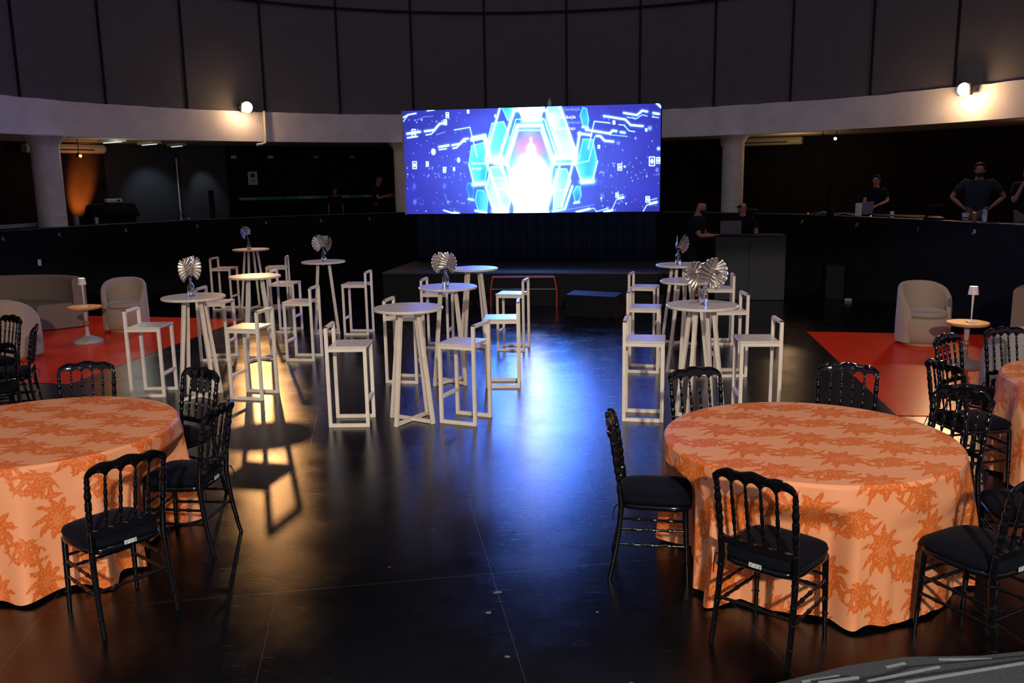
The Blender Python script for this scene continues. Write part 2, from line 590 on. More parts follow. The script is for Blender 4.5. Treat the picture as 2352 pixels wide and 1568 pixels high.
path_wall('wall_left', M['blackwall'], left_path, 0.14, 0, 1.485)
path_wall('wall_right', M['blackwall'], right_path, 0.14, 0, 1.485)
path_wall('trim_3', M['cap'], [(x, y) for x, y in left_path], 0.16, 1.487, 1.50)
path_wall('trim_4', M['cap'], right_path, 0.16, 1.487, 1.50)

# gallery floor, soffit, outer walls
mb = MB()
gp = left_path + right_path
vs, fs = [], []
for (x, y) in gp:
    v_ = Vector((x - CX, y - CY)); u_ = v_.normalized() * 14.2
    u0 = v_ + v_.normalized() * 0.2
    vs += [(CX + u0.x, CY + u0.y, 0.75), (CX + u_.x, CY + u_.y, 0.75), (CX + u_.x, CY + u_.y, 0.6), (CX + u0.x, CY + u0.y, 0.6)]
for k in range(len(gp) - 1):
    i, j = k * 4, k * 4 + 4
    for q in range(4):
        fs.append((i + q, j + q, j + (q + 1) % 4, i + (q + 1) % 4))
gf = mb.add(vs, fs).build('floor_gallery', M['gfloor'])
gf['kind'] = 'structure'
ring_wall('ceiling_gallery', M['soffit'], 10.34, 14.0, 3.30, 3.5, -10, 215, 120)
ring_wall('wall_gallery_left', M['darkwall'], 13.5, 13.7, 0, 3.3, 141.5, 215, 50)
ring_wall('wall_gallery_orange', M['darkwall'], 13.5, 13.7, 0, 3.3, 139.0, 141.5, 4)
ring_wall('wall_gallery_slate', M['navywall'], 13.5, 13.7, 0, 3.3, 131.2, 139.0, 10)
ring_wall('wall_gallery_grey', M['greywall'], 13.3, 13.7, 0, 3.3, 125.9, 131.1, 8)
ring_wall('wall_gallery_back', M['darkwall'], 13.5, 13.7, 0, 3.3, -10, 125.9, 90)


def column(a, r, rad, k):
    x, y, _ = cyl(a, r)
    prof = [(rad, 0.75), (rad, 1.50), (rad, 3.02), (rad * 1.03, 3.08), (rad * 1.25, 3.17), (rad * 1.5, 3.24), (rad * 1.5, 3.26)]
    o = MB().lathe(prof, 40, (x, y, 0)).build('column', M['column'], smooth=40)
    MB().lathe([(rad + .004, 1.69), (rad + .006, 1.70), (rad + .004, 1.71)], 40, (x, y, 0)).build('band', M['column'], o, smooth=40)
    lab = ['white round column on the left, beside the orange lit wall', 'white round column half hidden by the left edge of the screen',
           'white round column to the right of the screen, behind two men'][k]
    tag(o, lab, 'column', 'round columns carrying the ring beam', 'structure')


column(154.9, 10.22, 0.262, 0)
column(106.5, 10.22, 0.262, 1)
column(58.7, 10.22, 0.262, 2)

# ------------------------------------------------------------------ stage, curtain, screen
SA = R(-8.6)
su = Vector((math.cos(SA), math.sin(SA), 0))
sn = Vector((-math.sin(SA), math.cos(SA), 0))
P0 = Vector((-2.24, 16.06, 0))


def stpt(a, b, z=0):
    q = P0 + su * a + sn * b
    return (q.x, q.y, z)


TS = Matrix.Translation(P0) @ Matrix.Rotation(SA, 4, 'Z')
st = MB().box(-.15, 0, 0, 5.25, 2.3, .58, TS).build('stage_platform', M['dark'], bevel=.005)
tag(st, 'low black stage platform under the large screen', 'stage')
MB().box(-.16, -.01, .58, 5.26, 2.3, .605, TS).build('deck', M['stage'], st)
mb = MB()
nn = 220
vs, fs = [], []
for k in range(nn + 1):
    s = 0.0 + 4.9 * k / nn
    d = 2.12 + 0.035 * math.sin(s * 26) + 0.015 * math.sin(s * 61 + 1)
    vs += [tuple(TS @ Vector((s, d, .61))), tuple(TS @ Vector((s, d + .02, 1.75)))]
    if k:
        fs.append((2 * k - 2, 2 * k, 2 * k + 1, 2 * k - 1))
cu = mb.add(vs, fs).build('stage_curtain', M['curtain'], smooth=60)
md = cu.modifiers.new('thick', 'SOLIDIFY'); md.thickness = 0.01
tag(cu, 'black drape hanging behind the stage below the screen', 'curtain')

# LED screen picture: painted into per-vertex colours of the display mesh
SW, SH = 880, 346
ZX0, ZX1 = 105.0, 2228.0


def s3(x, y):
    xl = 102 + (y - 187) / 841 * 25
    xr = 2233 - (y - 157) / 871 * 15
    s = (x - xl) / (xr - xl)
    yt = 187 - 30 * s
    return s * SW, (y - yt) / (1028 - yt) * SH


def s6(x, y):
    return s3((x / 5.808 + 150) * 3.5636, (y / 5.808 + 30) * 3.5636)


yy, xx = np.mgrid[0:SH, 0:SW].astype(np.float32)
rng = np.random.default_rng(5)
img = np.zeros((SH, SW, 3), np.float32)


def vnoise(sx, sy, seed):
    r = np.random.default_rng(seed)
    g_ = r.random((int(sy) + 2, int(sx) + 2))
    u = xx / SW * sx; v = yy / SH * sy
    iu, iv = u.astype(int), v.astype(int)
    fu, fv = u - iu, v - iv
    fu = fu * fu * (3 - 2 * fu); fv = fv * fv * (3 - 2 * fv)
    return (g_[iv, iu] * (1 - fu) + g_[iv, iu + 1] * fu) * (1 - fv) + (g_[iv + 1, iu] * (1 - fu) + g_[iv + 1, iu + 1] * fu) * fv


n_ = vnoise(14, 5, 1) * .6 + vnoise(60, 7, 2) * .25 + vnoise(150, 60, 3) * .15
cxs, cys = s6(1040, 900)
rad = np.hypot((xx - cxs) / 330, (yy - cys) / 230)
base = np.clip(1.05 - 0.45 * rad, .25, 1)[..., None]
img += np.array([0.045, 0.035, 0.62]) * base * (0.55 + 0.8 * n_[..., None])
img += np.array([0.02, 0.02, 0.16])
gl = np.exp(-(rad * 1.15) ** 2)[..., None]
img += np.array([0.10, 0.20, 0.55]) * gl


def seg_d(x0, y0, x1, y1):
    dx, dy = x1 - x0, y1 - y0
    L2 = dx * dx + dy * dy + 1e-9
    t = np.clip(((xx - x0) * dx + (yy - y0) * dy) / L2, 0, 1)
    return np.hypot(xx - x0 - t * dx, yy - y0 - t * dy)


K_ = SW / 2120.0


def line(pts, wd, col, f=s3, glow=.12):
    global img
    q = [f(*p) for p in pts]
    hw = max(.45, wd * K_ / 2 * (1 if f is s3 else .61))
    xs = [a for a, b in q]; ys = [b for a, b in q]
    D = np.full((SH, SW), 1e9, np.float32)
    for i in range(len(q) - 1):
        D = np.minimum(D, seg_d(*q[i], *q[i + 1]))
    a = np.clip(hw + .6 - D, 0, 1)
    g_ = np.exp(-(np.maximum(D - hw, 0) / (2 + hw)) ** 2) * glow
    c = np.array(col, np.float32)
    img = np.maximum(img, a[..., None] * c) + g_[..., None] * c * np.array([.3, .7, 1])


def poly(pts, col, alpha=.6, f=s6, soft=1.2, edge=0.0):
    global img
    q = [f(*p) for p in pts]
    D = np.full((SH, SW), 1e9, np.float32)
    sgn = 0
    for i in range(len(q)):
        (x0, y0), (x1, y1) = q[i], q[(i + 1) % len(q)]
        sgn += x0 * y1 - x1 * y0
    for i in range(len(q)):
        (x0, y0), (x1, y1) = q[i], q[(i + 1) % len(q)]
        L = math.hypot(x1 - x0, y1 - y0) + 1e-9
        d = ((x1 - x0) * (yy - y0) - (y1 - y0) * (xx - x0)) / L
        D = np.minimum(D, d if sgn > 0 else -d)
    a = np.clip(D / soft + .5, 0, 1)
    shade = 0.55 + 0.9 * vnoise(22, 8, int(abs(pts[0][0])) % 97 + 3)
    if edge:
        shade = shade + edge * np.exp(-(D / 4) ** 2)
    a = a * alpha
    img = img * (1 - a[..., None]) + np.array(col, np.float32) * shade[..., None] * a[..., None]


CY_ = (0.12, 1.15, 2.1)
C2_ = (0.10, 0.55, 1.6)
WH = (4.5, 6.0, 6.5)
poly([(160, 300), (500, 60), (1700, 60), (1960, 600), (1900, 1200), (1500, 1600), (500, 1600), (150, 1000)], (0.09, 0.13, .95), .35, soft=40)
poly([(520, 300), (690, 280), (780, 520), (720, 800), (520, 800), (450, 560)], CY_, .85, edge=.6)
poly([(500, 870), (680, 870), (790, 1270), (740, 1490), (540, 1490), (430, 1160)], (0.25, 1.8, 2.6), .85, edge=.6)
poly([(650, 95), (870, 95), (800, 270), (735, 280), (690, 180)], CY_, .7, edge=.5)
poly([(1270, 95), (1440, 95), (1650, 690), (1620, 760), (1390, 760), (1240, 330)], (0.28, 1.5, 2.4), .8, edge=.5)
poly([(240, 590), (410, 550), (485, 790), (430, 1100), (270, 1110), (200, 840)], (0.06, .75, 1.9), .8, edge=.8)
poly([(1740, 520), (1880, 530), (1935, 820), (1870, 1080), (1730, 1090), (1660, 850)], (0.07, .75, 1.8), .8, edge=.8)
poly([(1380, 910), (1530, 910), (1590, 1080), (1460, 1420), (1340, 1460), (1350, 1100)], (0.2, 1.4, 2.3), .8, edge=.5)
poly([(185, 1075), (270, 1100), (278, 1230), (250, 1310), (205, 1300), (165, 1150)], (0.05, .45, 1.3), .6, edge=.8)
poly([(310, 1180), (410, 1180), (470, 1300), (450, 1490), (330, 1490), (280, 1320)], (0.06, .6, 1.5), .7, edge=.8)
poly([(1740, 110), (1800, 130), (1830, 280), (1810, 380), (1740, 370), (1700, 220)], (0.07, .55, 1.4), .65, edge=.8)
poly([(1650, 1140), (1710, 1150), (1725, 1270), (1690, 1360), (1630, 1370), (1605, 1230)], (0.08, .6, 1.4), .65, edge=.8)
poly([(825, 145), (1255, 145), (1460, 760), (1250, 1400), (830, 1400), (620, 780)], (0.10, .40, 1.5), .55, edge=.4)
poly([(870, 95), (1240, 95), (1170, 290), (950, 290)], (1.5, 4.0, 5.0), .85, soft=4)
poly([(870, 340), (1200, 340), (1350, 820), (1230, 1270), (850, 1270), (720, 820)], (0.22, .40, 1.6), .8, edge=.9)
poly([(850, 1290), (1220, 1290), (1290, 1500), (810, 1500)], (0.9, 3.2, 4.4), .7, soft=6)
# the pink and white core
px_, py_ = s6(1040, 640)
g2 = np.exp(-(((xx - px_) / 52) ** 2 + ((yy - py_) / 42) ** 2) ** 1.4)[..., None]
img = img * (1 - g2 * .9) + np.array([1.1, .30, .75]) * g2 * .9
px_, py_ = s6(1040, 1140)
g3 = np.exp(-((((xx - px_) / 54) ** 2 + ((yy - py_) / 74) ** 2) ** 1.8))[..., None]
img += np.array([10.0, 5.0, 5.5]) * g3
g4 = np.exp(-(((xx - px_) / 110) ** 2 + ((yy - py_) / 120) ** 2))[..., None]
img += np.array([.10, .38, .5]) * g4
line([(1050, 510), (1050, 640)], 12, (2.5, 1.2, 2), s6, .3)
line([(1050, 640), (1050, 800)], 50, (4, 3.2, 4), s6, .3)
for L_, w_, c_ in [
    ([(620, 770), (825, 145), (1255, 145), (1455, 720)], 20, WH),
    ([(850, 1270), (720, 820), (870, 340), (1200, 340), (1350, 820), (1220, 1270)], 24, WH),
    ([(750, 790), (880, 405), (1180, 405), (1330, 820)], 6, (1.2, 2.2, 3)),
    ([(640, 95), (430, 770), (660, 1440)], 16, (2.5, 5, 6)),
    ([(1445, 90), (1650, 690), (1460, 1420)], 16, (2.5, 5, 6)),
    ([(640, 850), (830, 1400)], 14, (2, 4, 5)), ([(1440, 860), (1250, 1500)], 10, (2, 4, 5)),
    ([(690, 800), (850, 260), (1230, 260), (1390, 740)], 5, (1, 2.2, 3)),
    ([(505, 800), (700, 785)], 44, WH), ([(560, 835), (720, 840)], 22, WH), ([(1360, 770), (1625, 760)], 56, WH),
    ([(1350, 850), (1640, 850)], 14, WH), ([(1640, 850), (1820, 815), (1900, 500)], 6, (.6, 1.6, 2.6)),
    ([(270, 490), (430, 460), (510, 800)], 18, WH), ([(245, 522), (415, 495), (490, 800)], 16, WH),
    ([(270, 1108), (430, 1098)], 36, (3, 5.5, 6.5)), ([(1730, 1092), (1870, 1082)], 42, WH),
    ([(205, 840), (270, 1105)], 10, (.8, 2.6, 3.6)), ([(1935, 820), (1870, 1080)], 10, (.8, 2.6, 3.6)),
    ([(1640, 850), (1720, 1080)], 12, (.8, 2.6, 3.6)), ([(430, 1150), (540, 1480)], 12, (1, 3.2, 4)),
    ([(1600, 1150), (1500, 1450), (1340, 1480)], 18, (2, 4.5, 5.5)), ([(540, 1470), (720, 1480)], 40, (3, 5, 6)),
    ([(1700, 450), (1640, 850)], 18, WH), ([(1690, 455), (1845, 478)], 16, WH), ([(950, 272), (1180, 272)], 36, WH),
    ([(200, 1305), (260, 1315)], 18, (1.5, 3.5, 4.5)), ([(290, 1460), (440, 1490)], 14, (3, 5, 6)),
    ([(1625, 1372), (1690, 1362)], 16, (1.5, 3.5, 4.5)), ([(1740, 372), (1810, 382)], 18, (1.5, 3.5, 4.5)),
    ([(1840, 1110), (1990, 1090)], 30, (.12, .15, .9)), ([(10, 388), (222, 355), (320, 740)], 9, (.7, 1.3, 2.6)),
    ([(1815, 655), (1895, 300), (2100, 325)], 9, (.7, 1.3, 2.6))]:
    line(L_, w_, c_, s6)
WW = (3.2, 4.2, 5.0)
for L_, w_, c_ in [
    ([(140, 370), (247, 355)], 13, WW), ([(290, 352), (370, 343), (415, 295), (465, 285)], 12, WW), ([(300, 382), (345, 375), (380, 340)], 7, (.8, 1.2, 2.4)),
    ([(140, 403), (225, 393)], 8, (1.5, 2, 3.4)), ([(105, 240), (150, 218), (215, 208)], 8, (1.2, 1.6, 3)), ([(105, 272), (150, 218)], 6, (.5, .8, 1.8)),
    ([(310, 190), (370, 183)], 8, (.6, .9, 2)), ([(410, 480), (490, 467)], 13, WW), ([(522, 467), (590, 455), (620, 420), (655, 415)], 12, WW),
    ([(410, 502), (472, 495)], 7, (1.2, 1.6, 3)), ([(530, 492), (560, 487), (600, 442), (635, 437)], 8, (1.5, 2, 3.4)),
    ([(685, 410), (800, 392)], 12, WW), ([(685, 428), (790, 412)], 10, WW),
    ([(1630, 357), (1820, 390), (1845, 367), (1873, 372)], 13, WW), ([(1910, 380), (1940, 385)], 12, WW),
    ([(1715, 407), (1745, 410), (1780, 447), (1848, 455)], 13, WW), ([(1775, 250), (1945, 280), (1990, 325), (2085, 335)], 11, WW),
    ([(1935, 228), (2040, 247), (2080, 212), (2120, 220)], 11, WW), ([(2170, 233), (2212, 240)], 12, WW),
    ([(1895, 320), (1935, 325), (1975, 370), (2020, 378)], 7, (.5, .9, 2)), ([(1960, 262), (2035, 275), (2080, 245), (2120, 255)], 6, (.4, .8, 1.8)),
    ([(2160, 262), (2210, 270)], 6, (.5, .8, 1.8)), ([(2195, 155), (2233, 190)], 10, WW), ([(1820, 400), (1960, 415)], 5, (.4, .8, 1.8)),
    ([(445, 997), (530, 1024)], 8, (1.6, 2.2, 3.4)), ([(535, 1016), (570, 1025)], 13, WW), ([(1550, 1024), (1655, 998)], 12, WW),
    ([(1480, 1002), (1690, 965)], 4, (.3, .5, 1.4)), ([(1660, 1000), (1690, 992), (1712, 1022), (1800, 995)], 5, (.6, 1, 2.2)),
    ([(1775, 1024), (1838, 1012)], 13, WW), ([(1838, 1003), (1872, 925), (1928, 907)], 5, (.6, .9, 2)), ([(1893, 915), (1928, 907)], 12, WW),
    ([(2085, 1025), (2115, 972), (2190, 950)], 6, (.6, .9, 2)), ([(2143, 962), (2192, 950)], 13, WW), ([(2128, 935), (2195, 918)], 5, (.5, .8, 1.6)),
    ([(1890, 892), (1928, 885)], 5, (.5, .8, 1.6)), ([(220, 262), (290, 235), (360, 233)], 5, (.25, .3, 1.2)), ([(390, 380), (460, 360)], 6, (.3, .4, 1.4)),
    ([(455, 860), (480, 945)], 7, (.15, .3, 1.1)), ([(590, 940), (620, 945)], 9, (.15, .3, 1.2))]:
    line(L_, w_, c_, s3, .07)


def dot(x, y, rx, ry, c):
    global img
    sx, sy = s3(x, y)
    g_ = np.exp(-(((xx - sx) / (rx * K_)) ** 2 + ((yy - sy) / (ry * K_)) ** 2) ** 1.5)[..., None]
    img += np.array(c) * g_


def sqr(x, y, hx, hy, c=(1.0, 1.3, 2.4)):
    line([(x - hx, y - hy), (x + hx, y - hy), (x + hx, y + hy), (x - hx, y + hy), (x - hx, y - hy)], 4 + hx * .12, c, s3, .03)
    dot(x, y, hx * .45, hy * .42, (3, 4, 5))


for q in [(199, 624, 16, 28), (308, 616, 9, 18), (454, 666, 11, 20), (535, 660, 6, 13), (193, 364, 15, 28), (482, 226, 11, 20), (464, 282, 11, 20),
          (1901, 661, 15, 25), (2157, 617, 20, 35), (2207, 611, 14, 23), (1878, 889, 10, 18), (2122, 926, 14, 23), (1855, 303, 8, 13), (658, 200, 7, 12), (1733, 495, 7, 12), (2112, 365, 6, 10)]:
    sqr(*q)
for x, y, a, b, c in [(361, 518, 15, 20, (2, 3.5, 4)), (574, 587, 11, 16, (2, 3.5, 4)), (885, 238, 7, 11, (2, 3, 4)), (2210, 516, 14, 14, (.3, .9, 1.6)), (2140, 352, 18, 18, (.2, .5, 1.2)),
                      (1890, 467, 15, 15, (.15, .35, 1.0)), (1940, 657, 9, 9, (.4, 1.2, 2)), (2197, 687, 12, 16, (.2, .3, 1.4)), (195, 795, 14, 22, (.1, .1, .8)), (452, 797, 14, 22, (.1, .15, .9)),
                      (1757, 893, 16, 22, (.1, .2, .9)), (1750, 914, 6, 7, (.8, 2, 3)), (1802, 995, 10, 16, (.1, .4, 1.2)), (198, 925, 14, 20, (.15, .2, 1)), (1950, 958, 6, 8, (.6, .8, 2)), (2027, 430, 8, 10, (.3, .5, 1.4))]:
    dot(x, y, a, b, c)
for k in range(230):
    x = rng.choice([rng.uniform(130, 680), rng.uniform(1740, 2210)])
    y = rng.uniform(200, 1010)
    if k < 120:
        y = rng.choice([700, 728, 640, 935, 270]) + rng.normal() * 8
    r_ = rng.uniform(2.5, 6)
    i_ = rng.uniform(.15, 1.0)
    dot(x, y, r_, r_ * 1.3, (.35 * i_, .6 * i_, 2 * i_))
# LED column darkening grid at lower corners
img *= (0.97 + 0.03 * np.sin(xx * 0.9))[..., None]
pk = np.clip((img[..., 1] - .35) / .9, 0, 1)[..., None]
img = img * (1 + pk * np.array([.45, 2.1, 9.5]))
img[..., 0] += (.10 * img[..., 1:2] * pk)[..., 0]
img[..., 2] *= 1.15
img = np.minimum(np.clip(img, 0, 30), np.array([10.0, 12.0, 42.0]))

SL, SRt = Vector((-1.99, 16.88)), Vector((2.765, 16.16))
sd = (SRt - SL)
SLEN = sd.length
SANG = math.atan2(sd.y, sd.x)
scr = thing('led_screen', 'large glowing LED screen with blue hexagon graphics above the stage', 'screen', (SL.x, SL.y, 1.645), SANG)
SHT = 1.93
me = bpy.data.meshes.new('display')
X = xx / (SW - 1) * SLEN
Z = (1 - yy / (SH - 1)) * SHT
co = np.stack([X, np.zeros_like(X), Z], -1).reshape(-1, 3)
idx = (np.arange(SH - 1)[:, None] * SW + np.arange(SW - 1)[None, :])
quads = np.stack([idx, idx + SW, idx + SW + 1, idx + 1], -1).reshape(-1, 4)


def fast_mesh(me, co, quads, cols=None, smooth=False):
    me.vertices.add(len(co))
    me.vertices.foreach_set('co', co.astype(np.float32).ravel())
    me.loops.add(quads.size)
    me.loops.foreach_set('vertex_index', quads.astype(np.int32).ravel())
    me.polygons.add(len(quads))
    me.polygons.foreach_set('loop_start', np.arange(0, quads.size, 4, dtype=np.int32))
    if smooth:
        me.polygons.foreach_set('use_smooth', np.ones(len(quads), bool))
    me.update(calc_edges=True)
    if cols is not None:
        a = me.color_attributes.new('Col', 'FLOAT_COLOR', 'POINT')
        a.data.foreach_set('color', np.concatenate([cols, np.ones((len(cols), 1))], 1).astype(np.float32).ravel())
    me.validate()


fast_mesh(me, co, quads, img.reshape(-1, 3))
me.materials.append(M['screen'])
dsp = bpy.data.objects.new('display', me)
COL.objects.link(dsp)
dsp.parent = scr
MB().box(-.02, .006, -.01, SLEN + .02, .12, SHT + .01).build('back_panel', M['dark'], scr, bevel=.004)
MB().box(-.03, -.004, -.01, -.004, .02, SHT + .01).build('edge_strip', M['acwhite'], scr)
MB().box(2.75, .02, SHT, 2.81, .08, SHT + .10).box(2.76, .03, SHT + .10, 2.80, .07, SHT + .15).build('rigging_bracket', M['acwhite'], scr, bevel=.004)
for tx, x, y, sz, mm in [('Distribuição', 1450, 205, .058, 'textdim'), ('• Distribuição', 1392, 268, .060, 'text'), ('Desembaraço', 1440, 310, .058, 'textdim'),
                         ('• Desembaraço', 1370, 358, .060, 'text'), ('Agenciamento •', 682, 626, .050, 'text'), ('de cargas', 682, 668, .050, 'text'),
                         ('Agenciamento', 612, 616, .050, 'textdim'), ('Armazenamento •', 860, 748, .058, 'text'), ('Transporte •', 848, 838, .058, 'text'), ('Mão de obra •', 1372, 852, .044, 'text')]:
    cu_ = bpy.data.curves.new('caption', 'FONT')
    cu_.body = tx
    cu_.size = sz * 1.25
    o = bpy.data.objects.new('tmp', cu_)
    COL.objects.link(o)
    dg = bpy.context.evaluated_depsgraph_get()
    tm = bpy.data.meshes.new_from_object(o.evaluated_get(dg))
    bpy.data.objects.remove(o)
    tm.materials.clear()
    tm.materials.append(M[mm])
    c = bpy.data.objects.new('caption', tm)
    COL.objects.link(c)
    c.parent = scr
    a_, b_ = s3(x, y)
    c.location = (a_ / SW * SLEN, -.004, (1 - b_ / SH) * SHT)
    c.rotation_euler = (PI / 2, 0, 0)
    c.scale = (.85, 1.15, 1)

# ------------------------------------------------------------------ white bar stools and high tables
D_, W_, HS, HB, TK = .383, .366, .77, .955, .032
stool0 = thing('bar_stool', '', 'stool', (0, 0, 0))
for s in (-1, 1):
    y = s * (W_ - TK) / 2
    xb, xf = -D_ / 2 + TK / 2, D_ / 2 - TK / 2
    MB().bar((xb, y, 0.0), (xb, y, HB - TK * .4), TK, TK).build('back_post', M['white'], stool0, bevel=.0025)
    MB().bar((xf, y, 0.0), (xf, y, HS - .02), TK, TK).build('front_leg', M['white'], stool0, bevel=.0025)
    MB().bar((xb + TK / 2, y, TK / 2), (xf - TK / 2, y, TK / 2), TK, TK).build('floor_rail', M['white'], stool0, bevel=.0025)
    MB().bar((xb + TK / 2, y, HS - .02 - TK / 2), (xf - TK / 2, y, HS - .02 - TK / 2), TK, TK).build('seat_rail', M['white'], stool0, bevel=.0025)
xb = -D_ / 2 + TK / 2
MB().bar((xb, -W_ / 2 + TK, HB - TK / 2), (xb, W_ / 2 - TK, HB - TK / 2), TK, TK).build('back_rail', M['white'], stool0, bevel=.0025)
for s in (-1, 1):
    MB().box(xb - TK / 2, s * W_ / 2 - (TK if s > 0 else 0), HB - .006, xb + TK / 2, s * W_ / 2 + (0 if s > 0 else TK), HB).build('end_cap', M['cap_black'], stool0)
MB().bar((D_ / 2 - TK / 2, -W_ / 2 + TK, .25), (D_ / 2 - TK / 2, W_ / 2 - TK, .25), TK, TK).build('footrest', M['white'], stool0, bevel=.0025)
mb = MB().box(-D_ / 2 + TK, -W_ / 2 - .004, HS - .02, D_ / 2 + .006, W_ / 2 + .004, HS)
mb.build('seat', M['seat'], stool0, bevel=.004)

STOOLS = [
    (-5.266, 15.891, -5.6, 'white bar stool left of the farthest high table, near the left rear wall'),
    (-4.300, 15.970, 186.3, 'white bar stool right of the farthest high table, at the rear left'),
    (-3.488, 13.307, -4.6, 'white bar stool left of the high table with the heart shaped pair of leaves'),
    (-2.716, 11.131, 173.4, 'white bar stool right of the bare round table in the left rear, facing it'),
    (-2.320, 13.004, 174.1, 'white bar stool standing alone on the right of the rear table with two leaves'),
    (-3.863, 11.215, -2.4, 'white bar stool partly behind the left high table with the open monstera leaves'),
    (-2.792, 9.130, 166.8, 'white bar stool whose seat shines in warm light, right of the left front high table'),
    (-1.537, 8.024, -0.5, 'white bar stool nearest the camera left of centre, beside the bare front high table'),
    (-0.450, 8.034, 156.5, 'white bar stool in the centre front, turned diagonally at the right of the bare table'),
    (-3.958, 9.329, -1.5, 'leftmost white bar stool, standing beside the red mat'),
    (-1.228, 9.786, -10.8, 'white bar stool directly behind the bare front high table in the centre'),
    (-1.019, 11.807, -8.5, 'white bar stool behind and left of the vase on the centre high table'),
    (0.024, 11.566, 166.9, 'white bar stool in front of the red rail, its seat lit pale blue'),
    (-0.101, 9.477, 177.7, 'white bar stool with a bright blue lit seat, just behind the diagonal centre stool'),
    (1.247, 8.034, -10.9, 'white bar stool nearest the camera in the left column of the right hand group'),
    (1.563, 10.109, -12.8, 'middle of three white bar stools in the left column of the right hand group'),
    (1.860, 12.075, -18.4, 'rearmost of three white bar stools in the left column of the right hand group'),
    (2.846, 11.763, 171.3, 'white bar stool in front of the grey desk, behind the silver leaves'),
    (2.488, 9.820, 179.0, 'white bar stool between the grey desk and the right front high table'),
    (2.294, 7.950, 176.0, 'rightmost white bar stool, just beyond the right orange table'),
]
for i, (x, y, a, lab) in enumerate(STOOLS):
    if i == 0:
        put(stool0, (x, y, 0), R(a)); stool0['label'] = lab; stool0['group'] = 'white bar stools'
    else:
        dup(stool0, (x, y, 0), R(a), lab, 'white bar stools')

TR_ = .328
table0 = thing('high_table', '', 'table')
MB().lathe([(TR_ - .006, 1.074), (TR_, 1.080), (TR_, 1.094), (TR_ - .006, 1.10), (0.0001, 1.10)], 64).build('tabletop', M['seat'], table0, smooth=35)
for k in range(4):
    a = PI / 4 + k * PI / 2
    c_, s_ = math.cos(a), math.sin(a)
    MB().bar((c_ * .115, s_ * .115, 1.074), (c_ * .245, s_ * .245, .0), .034, .034, ref=(c_, s_, 0)).build('leg', M['white'], table0, bevel=.002)
MB().bar((.165, .165, .02), (-.165, -.165, .02), .034, .032).build('floor_brace', M['white'], table0, bevel=.002)
MB().bar((-.165, .165, .02), (.165, -.165, .02), .034, .032).build('floor_brace', M['white'], table0, bevel=.002)
MB().box(-.14, -.02, 1.05, .14, .02, 1.074).box(-.02, -.14, 1.05, .02, .14, 1.074).build('top_brace', M['white'], table0)
TABLES = [
    (-3.367, 9.117, 8, 'round white high table beside the red mat with two open silver leaves', 'A'),
    (-3.298, 11.127, 20, 'round white high table without a vase at the left rear, its top lit warm', 'B'),
    (-4.742, 15.873, 40, 'farthest round white high table with a single drooping silver leaf', 'C'),
    (-2.830, 13.091, 12, 'round white high table at the left rear with a heart shaped pair of leaves', 'D'),
    (-0.968, 8.040, 14, 'bare round white high table nearest the camera in the centre', 'E'),
    (-0.707, 9.628, 3, 'round white high table in the centre with a vase of dark edged silver leaves', 'F'),
    (-0.50, 11.66, 12, 'bare round white high table in the centre rear, its top lit blue', 'G'),
    (2.294, 11.705, 12, 'rearmost round white high table on the right with a thin feathery arrangement', 'H'),
    (2.03, 9.83, 14, 'bare round white high table in the middle of the right hand group', 'I'),
    (1.757, 7.897, 6, 'round white high table nearest the camera on the right, with large silver leaves', 'J'),
]
TP = {}
for i, (x, y, a, lab, k) in enumerate(TABLES):
    TP[k] = (x, y)
    if i == 0:
        put(table0, (x, y, 0), R(a)); table0['label'] = lab; table0['group'] = 'white high tables'
    else:
        dup(table0, (x, y, 0), R(a), lab, 'white high tables')

# ------------------------------------------------------------------ vases and silver leaves
vase0 = thing('glass_vase', '', 'vase')
MB().lathe([(.0001, 0), (.034, 0), (.038, .004), (.038, .10), (.036, .115), (.017, .145), (.0145, .155), (.0145, .175), (.018, .180), (.018, .184), (.0145, .184),
            (.0115, .176), (.0115, .155), (.014, .145), (.033, .113), (.035, .10), (.035, .012), (.031, .008), (.0001, .008)], 28).build('bottle', M['glass'], vase0, smooth=50)
MB().lathe([(.0001, .0085), (.0345, .0125), (.0345, .055), (.0001, .055)], 24).build('water', M['water'], vase0, smooth=40)


